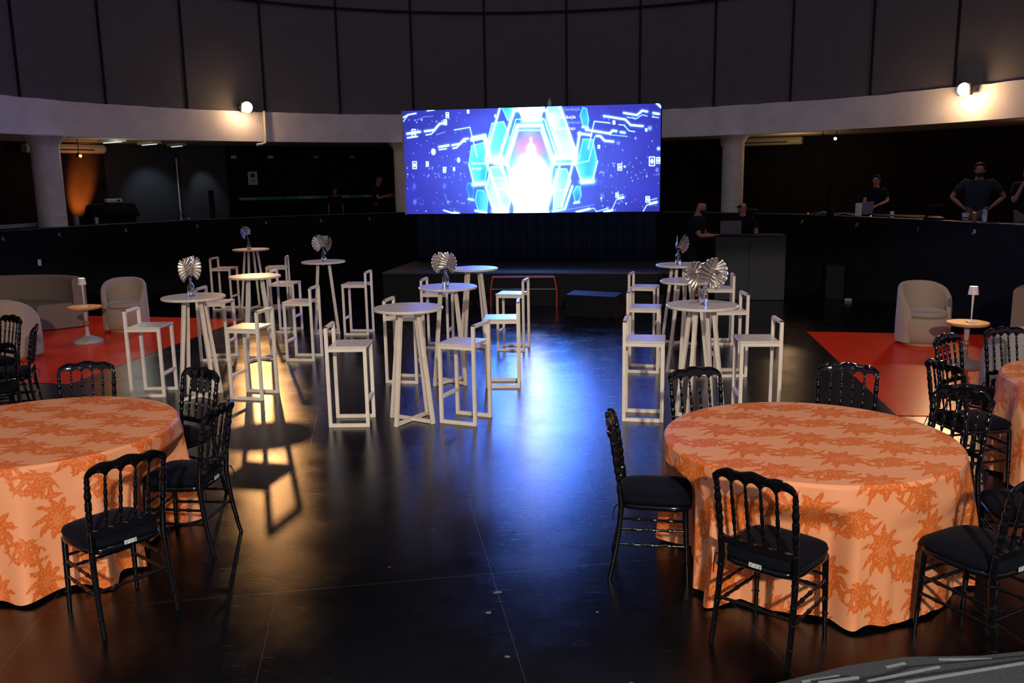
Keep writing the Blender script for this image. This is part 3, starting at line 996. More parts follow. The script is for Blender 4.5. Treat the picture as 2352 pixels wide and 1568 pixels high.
def leaf_obj(label, size, stem_h, lean, tilt, rot, loc, slits=7, bend=.22):
    """silver monstera leaf: blade of separate lobes around a midrib, on a stem that starts inside the bottle.
    lean: (dx,dz) from bottle mouth to blade base; tilt: blade angle from vertical in its plane; rot: facing about z"""
    root = thing('silver_leaf', label, 'leaf', loc, 0, 'silver monstera leaves')
    base = Vector((lean[0], lean[1], lean[2]))
    nb = 8
    pts = []
    for i in range(nb + 1):
        t = i / nb
        p = Vector((0, 0, .035)) * (1 - t) ** 2 + Vector((0, 0, .20)) * 2 * t * (1 - t) + base * t * t
        pts.append(p)
    MB().tube(pts, .0026, 6).build('stem', M['silver'], root, smooth=60)
    mbl = MB()
    L = size

    def lob(u, f, s):
        # u: position along the midrib, f: 0 at the midrib .. 1 at the rim
        phi = R(128 - 112 * u ** .85)
        ln = L * (.50 + .12 * math.sin(PI * u)) * (1 - .42 * u ** 3)
        mz = L * (.10 + .74 * u)
        x = math.sin(phi) * f * ln
        z = mz + math.cos(phi) * f * ln * .80
        y = -bend * x * x / L * 2.0 - .05 * L * math.sin(u * 2.6)
        return Vector((s * x, y, z))
    for s in (-1, 1):
        for k in range(slits):
            u0, u1 = k / slits, (k + 1) / slits
            uc = (u0 + u1) / 2
            rows, cols = 10, 4
            idx = []
            for r_ in range(rows + 1):
                f = r_ / rows
                for c in range(cols + 1):
                    g_ = c / cols * 2 - 1
                    e = max(0, (f - .60) / .40)
                    shrink = 1.0 - .11 * e ** .5
                    ff = f * (1 - .06 * g_ * g_ * e)
                    p = lob(uc + g_ * (u1 - u0) / 2 * shrink, ff, s)
                    p.y -= .003 * L * (1 - g_ * g_) * f ** .5
                    idx.append(p)
            fs = []
            for r_ in range(rows):
                for c in range(cols):
                    a = r_ * (cols + 1) + c
                    fs.append((a, a + 1, a + cols + 2, a + cols + 1))
            mbl.add(idx, fs)
    mbl.tube([(0, -.004, 0), (0, -.05 * L - .006, L * .5), (0, -.01, L * .95)], [.003, .0025, .001], 6)
    bl = mbl.build('blade', M['silver'], root, smooth=60)
    md = bl.modifiers.new('thick', 'SOLIDIFY'); md.thickness = .0014
    bl.location = base
    bl.rotation_euler = (tilt[0], tilt[1], rot)
    return root


VL = [('A', (-.015, -.01), 'clear glass bottle vase on the left high table beside the red mat'),
      ('C', (-.03, 0), 'small clear glass vase on the farthest high table'),
      ('D', (.01, 0), 'clear glass bottle vase on the left rear table, holding a heart shaped pair of leaves'),
      ('F', (-.02, -.05), 'clear glass bottle vase on the centre high table'),
      ('H', (-.03, 0), 'clear glass bottle vase on the rearmost right high table'),
      ('J', (.01, -.02), 'clear glass bottle vase on the right front high table')]
VP = {}
for i, (k, off, lab) in enumerate(VL):
    p = (TP[k][0] + off[0], TP[k][1] + off[1], 1.101)
    VP[k] = p
    if i == 0:
        put(vase0, p); vase0['label'] = lab; vase0['group'] = 'glass bottle vases'
    else:
        dup(vase0, p, 0, lab, 'glass bottle vases')
leaf_obj('silver leaf on the left of the vase beside the red mat, edge turned', .20, 0, (-.015, 0, .205), (.05, R(-22), 0), .95, VP['A'])
leaf_obj('silver open leaf on the right of the vase beside the red mat', .205, 0, (.012, .01, .215), (-.05, R(16), 0), -.2, VP['A'])
leaf_obj('single silver leaf drooping left from the farthest vase', .19, 0, (-.03, 0, .24), (.2, R(-38), 0), .9, VP['C'])
leaf_obj('left leaf of the heart shaped pair on the left rear table', .20, 0, (-.01, -.01, .20), (.08, R(-26), 0), .15, VP['D'])
leaf_obj('right leaf of the heart shaped pair on the left rear table', .19, 0, (.012, 0, .20), (.05, R(30), 0), -.3, VP['D'])
leaf_obj('left silver leaf on the centre high table', .185, 0, (-.02, .005, .20), (.05, R(-22), 0), .2, VP['F'])
leaf_obj('right silver leaf on the centre high table, catching warm light', .19, 0, (.015, -.02, .195), (.10, R(14), 0), -.15, VP['F'])
leaf_obj('thin edge-on silver leaf leaning left on the rearmost right table', .14, 0, (-.04, 0, .25), (.1, R(-28), 0), 1.35, VP['H'])
leaf_obj('silver leaf leaning right with blue glints on the rearmost right table', .20, 0, (.02, 0, .205), (.15, R(32), 0), .85, VP['H'])
leaf_obj('dark left silver leaf on the right front high table', .215, 0, (-.04, .0, .205), (.10, R(-38), 0), .35, VP['J'])
leaf_obj('bright large silver leaf at the right of the right front high table', .235, 0, (.03, -.01, .20), (.08, R(24), 0), -.1, VP['J'])
leaf_obj('small silver leaf drooping right behind the bright leaf on the right front table', .16, 0, (.03, .03, .215), (.2, R(62), 0), -.5, VP['J'])


# ------------------------------------------------------------------ damask table cloths
def sm(x):
    x = np.clip(x, 0, 1)
    return x * x * (3 - 2 * x)


def leafmask(px, py, ox, oy, ang, L, wd, curve, lob=4.5):
    c, s = math.cos(ang), math.sin(ang)
    dx, dy = px - ox, py - oy
    x = dx * c + dy * s
    y = -dx * s + dy * c - curve * x * x / L
    t = np.clip(x / L, 0, 1)
    env = wd * 1.75 * np.sin(PI * t ** .85) ** .55
    lobes = 1 - .34 * np.abs(np.sin(PI * (lob + 1) * t - 26 * np.abs(y))) ** 2
    h = np.where((x > 0) & (x < L), env * lobes, -1)
    inside = sm((h - np.abs(y)) / .0024 + .5)
    vein = sm((.0034 - np.abs(y)) / .0024) * (t > .12) * (t < .80)
    sv = np.abs(np.sin(PI * (lob + 1) * t - 26 * np.abs(y) + .9))
    side = sm((.20 - sv) / .16) * (np.abs(y) < .62 * env) * (L > .11)
    return inside * (1 - .7 * vein) * (1 - .35 * side)


def damask(u, v):
    """0..1 motif coverage; columns of flowers .385 m apart with a half drop"""
    a = R(-8.5)
    x = u * math.cos(a) - v * math.sin(a)
    y = u * math.sin(a) + v * math.cos(a)
    PX, PY = .400, .378
    out = np.zeros_like(x)
    wob = .004 * np.sin(x * 70 + 3 * np.sin(y * 40)) + .003 * np.sin(y * 90)
    col = np.floor(x / PX + .5)
    cx = x - col * PX
    yo = y - col * .118
    cy = yo - np.floor(yo / PY + .5) * PY + wob
    cx = cx + wob

    def over(o, m_):
        # later petals lie over earlier ones with a thin light outline
        return np.maximum(o * (1 - .75 * sm(m_[1] / .5) * (1 - m_[0])), m_[0])

    def petal(cx, cy, q):
        ox, oy, an, L, wd, cv, lob = q
        m0 = leafmask(cx, cy, ox, oy, R(an), L, wd, cv, lob)
        m1 = leafmask(cx, cy, ox, oy, R(an), L * 1.03, wd * 1.12, cv, lob)
        return m0, m1
    for q in [
        (0, -.03, -90, .085, .016, 0, 3), (0, -.02, -52, .10, .016, .5, 3), (0, -.02, 232, .10, .016, -.5, 3),
        (0, .0, -16, .135, .018, -.7, 4), (0, .0, 196, .135, .018, .7, 4), (0, .005, 14, .14, .018, -.8, 4), (0, .005, 166, .14, .018, .8, 4),
        (0, .01, 44, .135, .018, -.6, 4), (0, .01, 136, .135, .018, .6, 4), (0, .01, 68, .13, .017, -.35, 4), (0, .01, 112, .13, .017, .35, 4), (0, .02, 90, .125, .017, 0, 4)]:
        out = over(out, petal(cx, cy, q))
    rr = np.hypot(cx, (cy - .012) * 1.15)
    core = sm((.040 + .006 * np.sin(np.arctan2(cy, cx) * 7) - rr) / .003)
    ck = ((np.sin(cx * 560) * np.sin(cy * 560)) > -.1) * 1.0
    out = out * (1 - core) + core * (.25 + .65 * ck)
    xs = x - .222
    col2 = np.floor(xs / PX + .5)
    cx = xs - col2 * PX
    yo = y - col2 * .118 + .114
    cy = yo - np.floor(yo / PY + .5) * PY + wob
    cx = cx + wob
    o2 = np.zeros_like(x)
    for q in [
        (.02, .055, -8, .120, .014, -.9, 3), (-.02, .055, 188, .120, .014, .9, 3), (.02, .050, 30, .100, .014, -.7, 3), (-.02, .050, 150, .100, .014, .7, 3),
        (.02, -.03, -20, .125, .014, .8, 4), (-.02, -.03, 200, .125, .014, -.8, 4), (.0, .06, 62, .065, .011, -.6, 2), (.0, .06, 118, .065, .011, .6, 2),
        (0, 0, -90, .060, .014, 0, 2), (0, 0, -45, .062, .013, .3, 2), (0, 0, 225, .062, .013, -.3, 2), (0, 0, 0, .065, .013, -.3, 2), (0, 0, 180, .065, .013, .3, 2),
        (0, 0, 42, .062, .013, -.3, 2), (0, 0, 138, .062, .013, .3, 2), (0, 0, 90, .07, .014, 0, 2)]:
        o2 = over(o2, petal(cx, cy, q))
    return np.clip(np.maximum(out, o2), 0, 1)


def tablecloth(loc, Rt, zt, label, seed, na, nt_, ns, rot=0.0, pushes=()):
    r_ = np.random.default_rng(seed)
    th = np.linspace(0, 2 * PI, na, endpoint=False)
    # folds : uneven ridges
    centers = np.cumsum(r_.uniform(.26, .50, 40))
    centers = centers[centers < 2 * PI - .15]
    fold = np.zeros(na)
    for c in centers:
        wdt = r_.uniform(.07, .14)
        amp = r_.uniform(.55, 1.2)
        d = np.abs((th - c + PI) % (2 * PI) - PI)
        fold += amp * np.exp(-(d / wdt) ** 2)
    fold -= fold.mean()
    fold = fold / np.abs(fold).max()
    fine = np.sin(th * 23 + r_.uniform(0, 6)) * .5 + np.sin(th * 37 + 1) * .3
    rtop = np.linspace(0, 1, nt_) ** .9 * (Rt - .012)
    drop = np.linspace(0, 1, ns) * (zt - .012)
    rows = []
    flat = []
    for q in rtop:
        rows.append(np.stack([q * np.cos(th), q * np.sin(th), np.full(na, zt + .0)], -1))
        flat.append(np.full(na, q))
    for d in drop:
        k = d / zt
        e = min(1.0, d / .02)
        rad = Rt - .012 + .012 * math.sqrt(max(0, 1 - (1 - e) ** 2)) + .005 * k + (fold * .115 + .035) * k ** .95 + fine * .008 * k
        bl_ = sm(np.array((d - .10) / .16))
        for (ang, lim, wd_) in pushes:   # chair seats hold the cloth back
            dd = np.abs((th - ang + PI) % (2 * PI) - PI)
            wgt = bl_ * sm((wd_ + .16 - dd) / .16)
            rad = np.where(rad > lim, rad * (1 - wgt) + lim * wgt, rad)
        z = np.full(na, zt - d) + (.012 * (1 - fold) * k + .008 * fine * k) * (k > .5) * (k - .5) * 2
        z = np.maximum(z, .004)
        rows.append(np.stack([rad * np.cos(th), rad * np.sin(th), z - (.004 * (1 - e))], -1))
        flat.append(np.full(na, Rt + d) + fold * .02 * k)
    n_r = len(rows)
    co = np.concatenate(rows)
    fr = np.concatenate(flat)
    tt = np.tile(th, n_r) + rot
    shear = 1
    U = fr * np.cos(tt) + seed * .13
    V = fr * np.sin(tt) + seed * .07
    m_ = damask(U, V)
    g_ = np.array([0.70, 0.285, 0.125])
    t_ = np.array([0.58, 0.112, 0.010])
    cols = g_[None] * (1 - m_[:, None]) + t_[None] * m_[:, None]
    i0 = np.arange(n_r - 1)[:, None] * na
    k0 = np.arange(na)[None, :]
    k1 = (k0 + 1) % na
    quads = np.stack([i0 + k0, i0 + na + k0, i0 + na + k1, i0 + k1], -1).reshape(-1, 4)[:, ::-1]
    quads = quads[na:]
    # centre cap uses first ring (tiny radius)
    co[:na, :2] *= 0
    me = bpy.data.meshes.new('tablecloth')
    rtx = co
    fast_mesh(me, rtx, np.concatenate([quads]), cols, smooth=True)
    me.materials.append(M['cloth'])
    o = bpy.data.objects.new('tablecloth', me)
    COL.objects.link(o)
    o.location = loc
    # close the centre
    tag(o, label, 'tablecloth', 'orange damask tablecloths')
    bmx = bmesh.new(); bmx.from_mesh(me)
    bmx.verts.ensure_lookup_table()
    ring = [bmx.verts[na + k] for k in range(na)]
    bmesh.ops.delete(bmx, geom=[bmx.verts[k] for k in range(na)], context='VERTS')
    ring = [v for v in ring if v.is_valid]
    bmx.faces.new(ring)
    bmx.to_mesh(me); bmx.free()
    me.update()
    return o


CR = (1.70, 4.81)
CL = (-3.00, 5.26)
CF = (4.45, 6.08)
CH = [
    # x, y, angle, label, tag?
    (1.27, 3.96, 47, 'black banquet chair at the front left of the right orange table, back to camera', True),
    (0.82, 4.78, -10, 'black banquet chair seen side-on at the left of the right orange table', False),
    (1.37, 5.74, -72, 'black banquet chair behind the left rear edge of the right orange table', False),
    (2.28, 5.82, -118, 'black banquet chair behind the right orange table, in front of the red mat corner', False),
    (2.60, 5.17, -155, 'black banquet chair at the rear right of the right orange table, overlapping another chair', False),
    (2.24, 3.92, 118, 'black banquet chair at the lower right corner, its seat against the right orange cloth', True),
    (-2.15, 4.36, 139, 'black banquet chair nearest the camera at the left orange table, back to the camera', True),
    (-2.08, 5.22, 174, 'black banquet chair at the right of the left orange table, seen from its side', True),
    (-2.45, 6.04, -124, 'black banquet chair behind the left orange table, in front of a high table', False),
    (-3.24, 6.30, -78, 'black banquet chair behind the left orange table, its back against the red mat', False),
    (3.36, 6.12, 10, 'black banquet chair at the left of the far right orange table, seat under that cloth', False),
    (3.80, 6.92, -54, 'small looking black banquet chair in front of the pedestal table with the right lamp', False),
    (4.34, 7.16, -80, 'black banquet chair behind the far right orange table, before a grey armchair', False),
    (2.78, 4.44, 168, 'black banquet chair mostly hidden behind the lower right corner chair', False),
    (-3.60, 4.36, 62, 'black banquet chair cut off by the left edge, in front of the orange cloth', False),
    (-4.96, 8.36, 202, 'black banquet chair seen side-on at the left edge near the armchair', False),
    (-5.48, 8.92, -123, 'black banquet chair at the left edge, tall back in front of the armchair', False),
    (-4.73, 7.66, 127, 'black banquet chair lowest of the three at the left edge, behind the orange cloth', False),
]


def limits(c):
    out = []
    for q in CH:
        d = Vector((q[0] - c[0], q[1] - c[1]))
        if d.length < 1.25:
            out.append((math.atan2(d.y, d.x), d.length - .235, .30))
    return out


tablecloth((CR[0], CR[1], 0), .82, .765, 'orange damask cloth to the floor on the round table at the right front', 3, 1750, 165, 150, 0, limits(CR))
tablecloth((CL[0], CL[1], 0), .84, .765, 'orange damask cloth on the round table cut by the left edge', 8, 1750, 165, 150, 0, limits(CL))
tablecloth((CF[0], CF[1], 0), .82, .765, 'orange damask cloth on the round table cut by the right edge, beside the mat', 12, 900, 90, 80, 0, limits(CF))

# ------------------------------------------------------------------ black napoleon chairs
chair0 = thing('banquet_chair', '', 'chair')
BK = -.19          # back post x at seat


def post_x(z):
    # rear post: foot at -.25, seat at -.19, top at -.255
    if z < .45:
        t = z / .45
        return -.255 + (.065) * (1 - (1 - t) ** 1.6)
    t = (z - .45) / .45
    return -.19 - .065 * t ** 1.2


def half_w(z):
    return .188 + .010 * abs(z - .45) / .45


def beads(t):
    """radius multiplier of a turned spindle, t 0..1"""
    r = .55 + .25 * math.sin(PI * t)
    for c, w_, a in ((.16, .018, .5), (.30, .05, .55), (.42, .018, .6), (.47, .018, .6), (.52, .018, .6), (.66, .06, .55), (.80, .018, .6), (.9, .03, .3)):
        r += a * math.exp(-((t - c) / w_) ** 2)
    return r


for s in (-1, 1):
    pts, rad_ = [], []
    for i in range(19):
        z = .46 * i / 18
        pts.append((post_x(z), s * half_w(z), z))
        rr = .0125 + .0035 * (z / .46)
        rad_.append(rr)
    mb = MB().tube(pts, rad_, 12)
    for z in (.10, .215, .30, .40):
        rr = .0125 + .0035 * (z / .46)
        mb.tube([(post_x(z - .006), s * half_w(z), z - .006), (post_x(z), s * half_w(z), z), (post_x(z + .006), s * half_w(z), z + .006)], [rr, rr + .0035, rr], 12, False)
    mb.build('rear_leg', M['black'], chair0, smooth=50)
    pts, rad_ = [], []
    for i in range(61):
        t = i / 60
        z = .46 + .40 * t
        pts.append((post_x(z), s * half_w(z), z))
        rad_.append(.0155 if t < .22 else .0150 * (beads((t - .22) / .78) * .62 + .40))
    MB().tube(pts, rad_, 12).build('back_post', M['black'], chair0, smooth=60)
    pts = [(.165 + .018 * (1 - z / .43), s * (.178 + .008 * (1 - z / .43)), z) for z in [0, .05, .1, .2, .3, .43]]
    mb = MB().tube(pts, [.0115, .0120, .0125, .0145, .0155, .0165], 12)
    for z in (.12, .20, .28, .37):
        x_, y_ = .165 + .018 * (1 - z / .43), s * (.178 + .008 * (1 - z / .43))
        mb.tube([(x_, y_, z - .006), (x_, y_, z), (x_, y_, z + .006)], [.013, .0185, .013], 12, False)
    mb.build('front_leg', M['black'], chair0, smooth=50)
    for z in (.21, .30):
        p0, p1 = Vector((post_x(z), s * half_w(z), z)), Vector((.17, s * .182, z + .0))
        pts = [p0.lerp(p1, k / 20) for k in range(21)]
        MB().tube(pts, [.0085 + (.0035 if k % 5 == 0 and 0 < k < 20 else 0) for k in range(21)], 8).build('side_stretcher', M['black'], chair0, smooth=60)
for x_, z, hw in ((post_x(.235), .235, .186), (.17, .255, .182), (.17, .325, .182)):
    pts = [Vector((x_, -hw, z)).lerp(Vector((x_, hw, z)), k / 20) for k in range(21)]
    MB().tube(pts, [.0085 + (.0035 if k % 5 == 0 and 0 < k < 20 else 0) for k in range(21)], 8).build('cross_stretcher', M['black'], chair0, smooth=60)
# spindles
SPY = [-.110, -.037, .037, .110]


def bow(y):
    return -.022 * (1 - (y / .19) ** 2)


for y in SPY:
    pts, rad_ = [], []
    for i in range(49):
        t = i / 48
        z = .555 + .30 * t
        pts.append((post_x(z) + bow(y) * (.4 + .6 * t), y * (1 + .03 * t), z))
        rad_.append(.0078 * (beads(t) * .85 + .25))
    MB().tube(pts, rad_, 10).build('spindle', M['black'], chair0, smooth=60)
# top rail
mb = MB()
ny = 96
vs, fs = [], []
edges = [-.198] + SPY + [.198]
for k in range(ny + 1):
    y = -.205 + .41 * k / ny
    ay = abs(y) / .205
    zt = .925 - .030 * ay ** 2.2 + .0055 * math.cos(y / .205 * PI * 3) - .012 * max(0, ay - .9) / .1
    # arches on the lower edge
    zb = .862
    for a_, b_ in zip(edges[:-1], edges[1:]):
        if a_ <= y <= b_:
            t = (y - a_) / (b_ - a_)
            zb = .838 + .036 * math.sin(PI * t) ** .55 - .012 * ay ** 2
    if ay > .965: zb = .830
    xm = post_x(.89) + bow(max(-.19, min(.19, y)))
    for (dx, dz) in ((-.015, .3), (-.010, .0), (.010, .0), (.015, .3), (.015, .75), (.009, 1.0), (-.009, 1.0), (-.015, .75)):
        vs.append((xm + dx - .02 * (dz - .5), y, zb + (zt - zb) * dz))
for k in range(ny):
    for q in range(8):
        a, b = k * 8 + q, k * 8 + (q + 1) % 8
        fs.append((a, b, b + 8, a + 8))
fs += [tuple(range(8)), tuple(range(ny * 8 + 7, ny * 8 - 1, -1))]
mb.add(vs, fs).build('top_rail', M['black'], chair0, smooth=50)
mb = MB()
vs, fs = [], []
for k in range(ny + 1):
    y = -.186 + .372 * k / ny
    zt = .568
    for a_, b_ in zip(edges[:-1], edges[1:]):
        if a_ <= y <= b_:
            t = (y - a_) / (b_ - a_)
            zt = .570 - .016 * math.sin(PI * t) ** .6
    zb = .522
    xm = post_x(.54) + bow(y) * .4
    for (dx, dz) in ((-.011, 0), (.011, 0), (.011, 1), (-.011, 1)):
        vs.append((xm + dx, y, zb + (zt - zb) * dz))
for k in range(ny):
    for q in range(4):
        a, b = k * 4 + q, k * 4 + (q + 1) % 4
        fs.append((a, b, b + 4, a + 4))
fs += [(0, 1, 2, 3), (ny * 4 + 3, ny * 4 + 2, ny * 4 + 1, ny * 4)]
mb.add(vs, fs).build('lower_rail', M['black'], chair0, smooth=40)


def rsq(hx, hy, n=56, p=4.5, taper=.04, cx=0.0):
    out = []
    for k in range(n):
        a = 2 * PI * k / n
        c, s = math.cos(a), math.sin(a)
        x = hx * math.copysign(abs(c) ** (2 / p), c)
        y = hy * math.copysign(abs(s) ** (2 / p), s) * (1 + taper * x / hx)
        out.append((cx + x, y))
    return out


def loft(layers, name, m_, parent, smooth=60):
    vs, fs = [], []
    n = len(layers[0][0])
    for poly_, z in layers:
        vs += [(x, y, z) for x, y in poly_]
    for i in range(len(layers) - 1):
        for k in range(n):
            a, b = i * n + k, i * n + (k + 1) % n
            fs.append((a, b, b + n, a + n))
    fs += [tuple(range(n - 1, -1, -1)), tuple(range((len(layers) - 1) * n, len(layers) * n))]
    return MB().add(vs, fs).build(name, m_, parent, smooth=smooth)


loft([(rsq(.200, .195), .418), (rsq(.207, .202), .424), (rsq(.207, .202), .444), (rsq(.200, .195), .450)], 'seat_frame', M['black'], chair0)
loft([(rsq(.185, .180), .450), (rsq(.203, .198), .456), (rsq(.208, .203), .470), (rsq(.202, .197), .488), (rsq(.180, .176), .499), (rsq(.12, .12), .505), (rsq(.04, .04), .507)],
     'cushion', M['cushion'], chair0, 80)
for s in (-1, 1):
    MB().tube([(-.185, s * .19, .46), (-.215, s * .21, .45), (-.235, s * .205, .41), (-.232, s * .208, .36)], [.004, .004, .003, .002], 6).build('cushion_tie', M['cushion'], chair0, smooth=60)

tagm = MB().box(-.2135, -.032, .437, -.211, .032, .458)
for i, (x, y, a, lab, tg) in enumerate(CH):
    if i == 0:
        put(chair0, (x, y, 0), R(a)); chair0['label'] = lab; chair0['group'] = 'black banquet chairs'; c = chair0
    else:
        c = dup(chair0, (x, y, 0), R(a), lab, 'black banquet chairs')
    CH[i] = CH[i] + (c,)
for i in range(len(CH)):
    if CH[i][4]:
        t_ = MB().box(-.2155, -.032, .440, -.2125, .032, .462).build('seat_tag', M['tag'], CH[i][5])


# ------------------------------------------------------------------ red mats
def flatmat(pts, label):
    o = MB().prism(pts, 0.001, 0.006).build('red_mat', M['redmat'])
    tag(o, label, 'mat', 'red floor mats')


flatmat([(-4.56, 14.6), (-5.18, 9.88), (-5.54, 9.92), (-8.9, 10.05), (-8.9, 15.6), (-7.46, 15.25), (-6.44, 15.04)], 'glossy red floor mat under the left sofa group')
flatmat([(4.32, 12.48), (3.63, 7.92), (4.37, 7.84), (7.6, 7.6), (7.3, 11.86)], 'glossy red floor mat under the right lamp table and armchair')


# ------------------------------------------------------------------ tub armchairs, sofas
def armchair(x, y, ang, label, material='cream', s=1.0):
    t = thing('armchair', label, 'armchair', (x, y, 0), ang, 'tub armchairs')
    t.scale = (s, s, s)
    RO, RI = .335, .262
    # wrap-around back: sections around angle, local facing +x ; back at 180deg
    secs = []
    na = 56
    a_end = 128
    for k in range(na + 1):
        a = 180 - a_end + 2 * a_end * k / na
        f = abs(a - 180) / a_end
        top = .46 + .37 * (math.cos(min(1, f) ** 1.5 * PI / 2)) ** .85
        ca, sa = math.cos(R(a)), math.sin(R(a))
        ring = []
        rm = (RO + RI) / 2
        th = (RO - RI) / 2
        if f > .93: th *= max(.25, 1 - (f - .93) / .07 * .75)
        z0 = .05
        prof = [(rm + th * .9, z0), (rm + th, .12), (rm + th, .3), (rm + th, top - .03), (rm + th * .7, top - .008), (rm, top), (rm - th * .7, top - .008), (rm - th, top - .03), (rm - th, .3), (rm - th, z0)]
        for r_, z in prof:
            bul = 1 + .02 * math.sin(PI * min(1, z / .5))
            ring.append((r_ * bul * ca, r_ * bul * sa, z))
        secs.append(ring)
    vs = [p for r_ in secs for p in r_]
    m_ = len(secs[0])
    fs = []
    for i in range(len(secs) - 1):
        for q in range(m_):
            a_, b_ = i * m_ + q, i * m_ + (q + 1) % m_
            fs.append((a_, b_, b_ + m_, a_ + m_))
    fs += [tuple(range(m_)), tuple(range(len(vs) - 1, len(vs) - 1 - m_, -1))]
    MB().add(vs, fs).build('backrest', M[material], t, smooth=70)
    MB().lathe([(.26, .05), (.30, .08), (.322, .18), (.325, .30), (.315, .37), (.29, .385), (.0001, .385)], 48, (.01, 0, 0)).build('seat_base', M[material], t, smooth=70)
    MB().lathe([(.20, .385), (.262, .39), (.290, .41), (.293, .44), (.27, .462), (.18, .472), (.0001, .476)], 48, (.02, 0, 0)).build('seat_cushion', M[material], t, smooth=70)
    MB().lathe([(.245, .006), (.255, .010), (.255, .052), (.0001, .052)], 48).build('plinth', M['plinth'], t, smooth=40)
    return t


armchair(-6.12, 13.62, R(-75), 'beige tub armchair behind the left lamp table, between sofa and stools')
armchair(-6.72, 11.55, R(75), 'beige tub armchair at the left edge, its back to the camera')
armchair(5.50, 11.42, R(-92), 'beige tub armchair facing the camera on the right red mat')
armchair(4.98, 8.32, R(100), 'grey tub armchair behind the far right orange table, its back to the camera', 'dgrey')


def sofa(name, loc, rz, label, a0, a1, RO_, depth=.72, seat_h=.42, back_h=.82, m_='cream_dark'):
    """curved sofa: seat ring and back ring around a centre in front of it"""
    t = thing(name, label, 'sofa', loc, rz, 'curved beige sofas')

    def arc(r0, r1, z0, z1, nm, rnd=.03):
        secs = []
        n_ = 40
        for k in range(n_ + 1):
            a = R(a0 + (a1 - a0) * k / n_)
            ring = [(r0, z0), (r1, z0), (r1, z1 - rnd), (r1 - rnd, z1), (r0 + rnd, z1), (r0, z1 - rnd)]
            secs.append([(r_ * math.cos(a), r_ * math.sin(a), z) for r_, z in ring])
        vs = [p for r_ in secs for p in r_]
        fs = []
        for i in range(n_):
            for q in range(6):
                a_, b_ = i * 6 + q, i * 6 + (q + 1) % 6
                fs.append((a_, b_, b_ + 6, a_ + 6))
        fs += [tuple(range(6)), tuple(range(len(vs) - 1, len(vs) - 7, -1))]
        MB().add(vs, fs).build(nm, M[m_], t, smooth=35)
    arc(RO_ - .20, RO_, .02, back_h, 'backrest', .04)
    arc(RO_ - .20 - depth + .2, RO_ - .20, .02, seat_h, 'seat', .04)
    return t


sofa('sofa', (-8.15, 13.1, 0), 0, 'large curved beige sofa at the left edge behind the lamp table', 40, 150, 1.56, .75)
sofa('sofa', (7.35, 10.2, 0), 0, 'curved beige sofa cut off by the right edge of the picture', 76, 148, 1.2, .7)

# ------------------------------------------------------------------ pedestal tables and lamps
ped0 = thing('pedestal_table', 'round oak topped pedestal table on the left red mat', 'side table', (-6.26, 12.60, 0.006), 0, 'pedestal side tables')
MB().lathe([(.0001, 0), (.205, 0), (.208, .015), (.200, .035), (.150, .065), (.085, .085), (.05, .10), (.0001, .10)], 48).build('base', M['greige'], ped0, smooth=50)
MB().lathe([(.042, .10), (.030, .14), (.026, .20), (.022, .235)], 28).build('lower_stem', M['greige'], ped0, smooth=60)
MB().ball((0, 0, .275), .042, 12, (1, 1, 1.08)).build('ball', M['brownball'], ped0, smooth=80)
MB().lathe([(.020, .315), (.027, .34), (.030, .42), (.034, .495)], 28).build('upper_stem', M['greige'], ped0, smooth=60)
MB().lathe([(.17, .490), (.215, .496), (.232, .512), (.235, .530), (.226, .533), (.222, .528), (.0001, .528)], 64).build('top', M['tabwood'], ped0, smooth=40)
dup(ped0, (5.33, 9.98, 0.006), 0, 'round oak topped pedestal table on the right red mat', 'pedestal side tables')
lamp0 = thing('table_lamp', 'small glowing table lamp on the left pedestal table', 'lamp', (-6.25, 12.58, .535), R(12), 'cordless table lamps')
MB().box(-.048, -.048, 0, .048, .048, .012).build('base', M['lampwhite'], lamp0, bevel=.004)
MB().tube([(0, 0, .012), (0, 0, .15), (0, 0, .28), (0, 0, .345)], [.006, .0085, .013, .016], 16).build('stem', M['lampwhite'], lamp0, smooth=60)
MB().lathe([(.058, .325), (.046, .418), (.044, .420), (.0435, .418), (.055, .327), (.058, .325)], 36).build('shade', M['lampwhite'], lamp0, smooth=50)
MB().lathe([(.0001, .400), (.040, .404), (.040, .407), (.0001, .409)], 28).build('diffuser', M['lampglow'], lamp0, smooth=60)
MB().lathe([(.0001, .345), (.030, .345), (.030, .349), (.0001, .349)], 24).build('bulb', M['lampglow'], lamp0, smooth=60)
dup(lamp0, (5.37, 9.98, .535), R(-8), 'small glowing table lamp on the right pedestal table', 'cordless table lamps')
for p in ((-6.25, 12.58, .86), (5.37, 9.98, .86)):
    light('table_lamp_light', 'SPOT', p, (p[0], p[1], 0), 34, (1.0, 0.60, 0.27), 0.02, 100, 0.5)

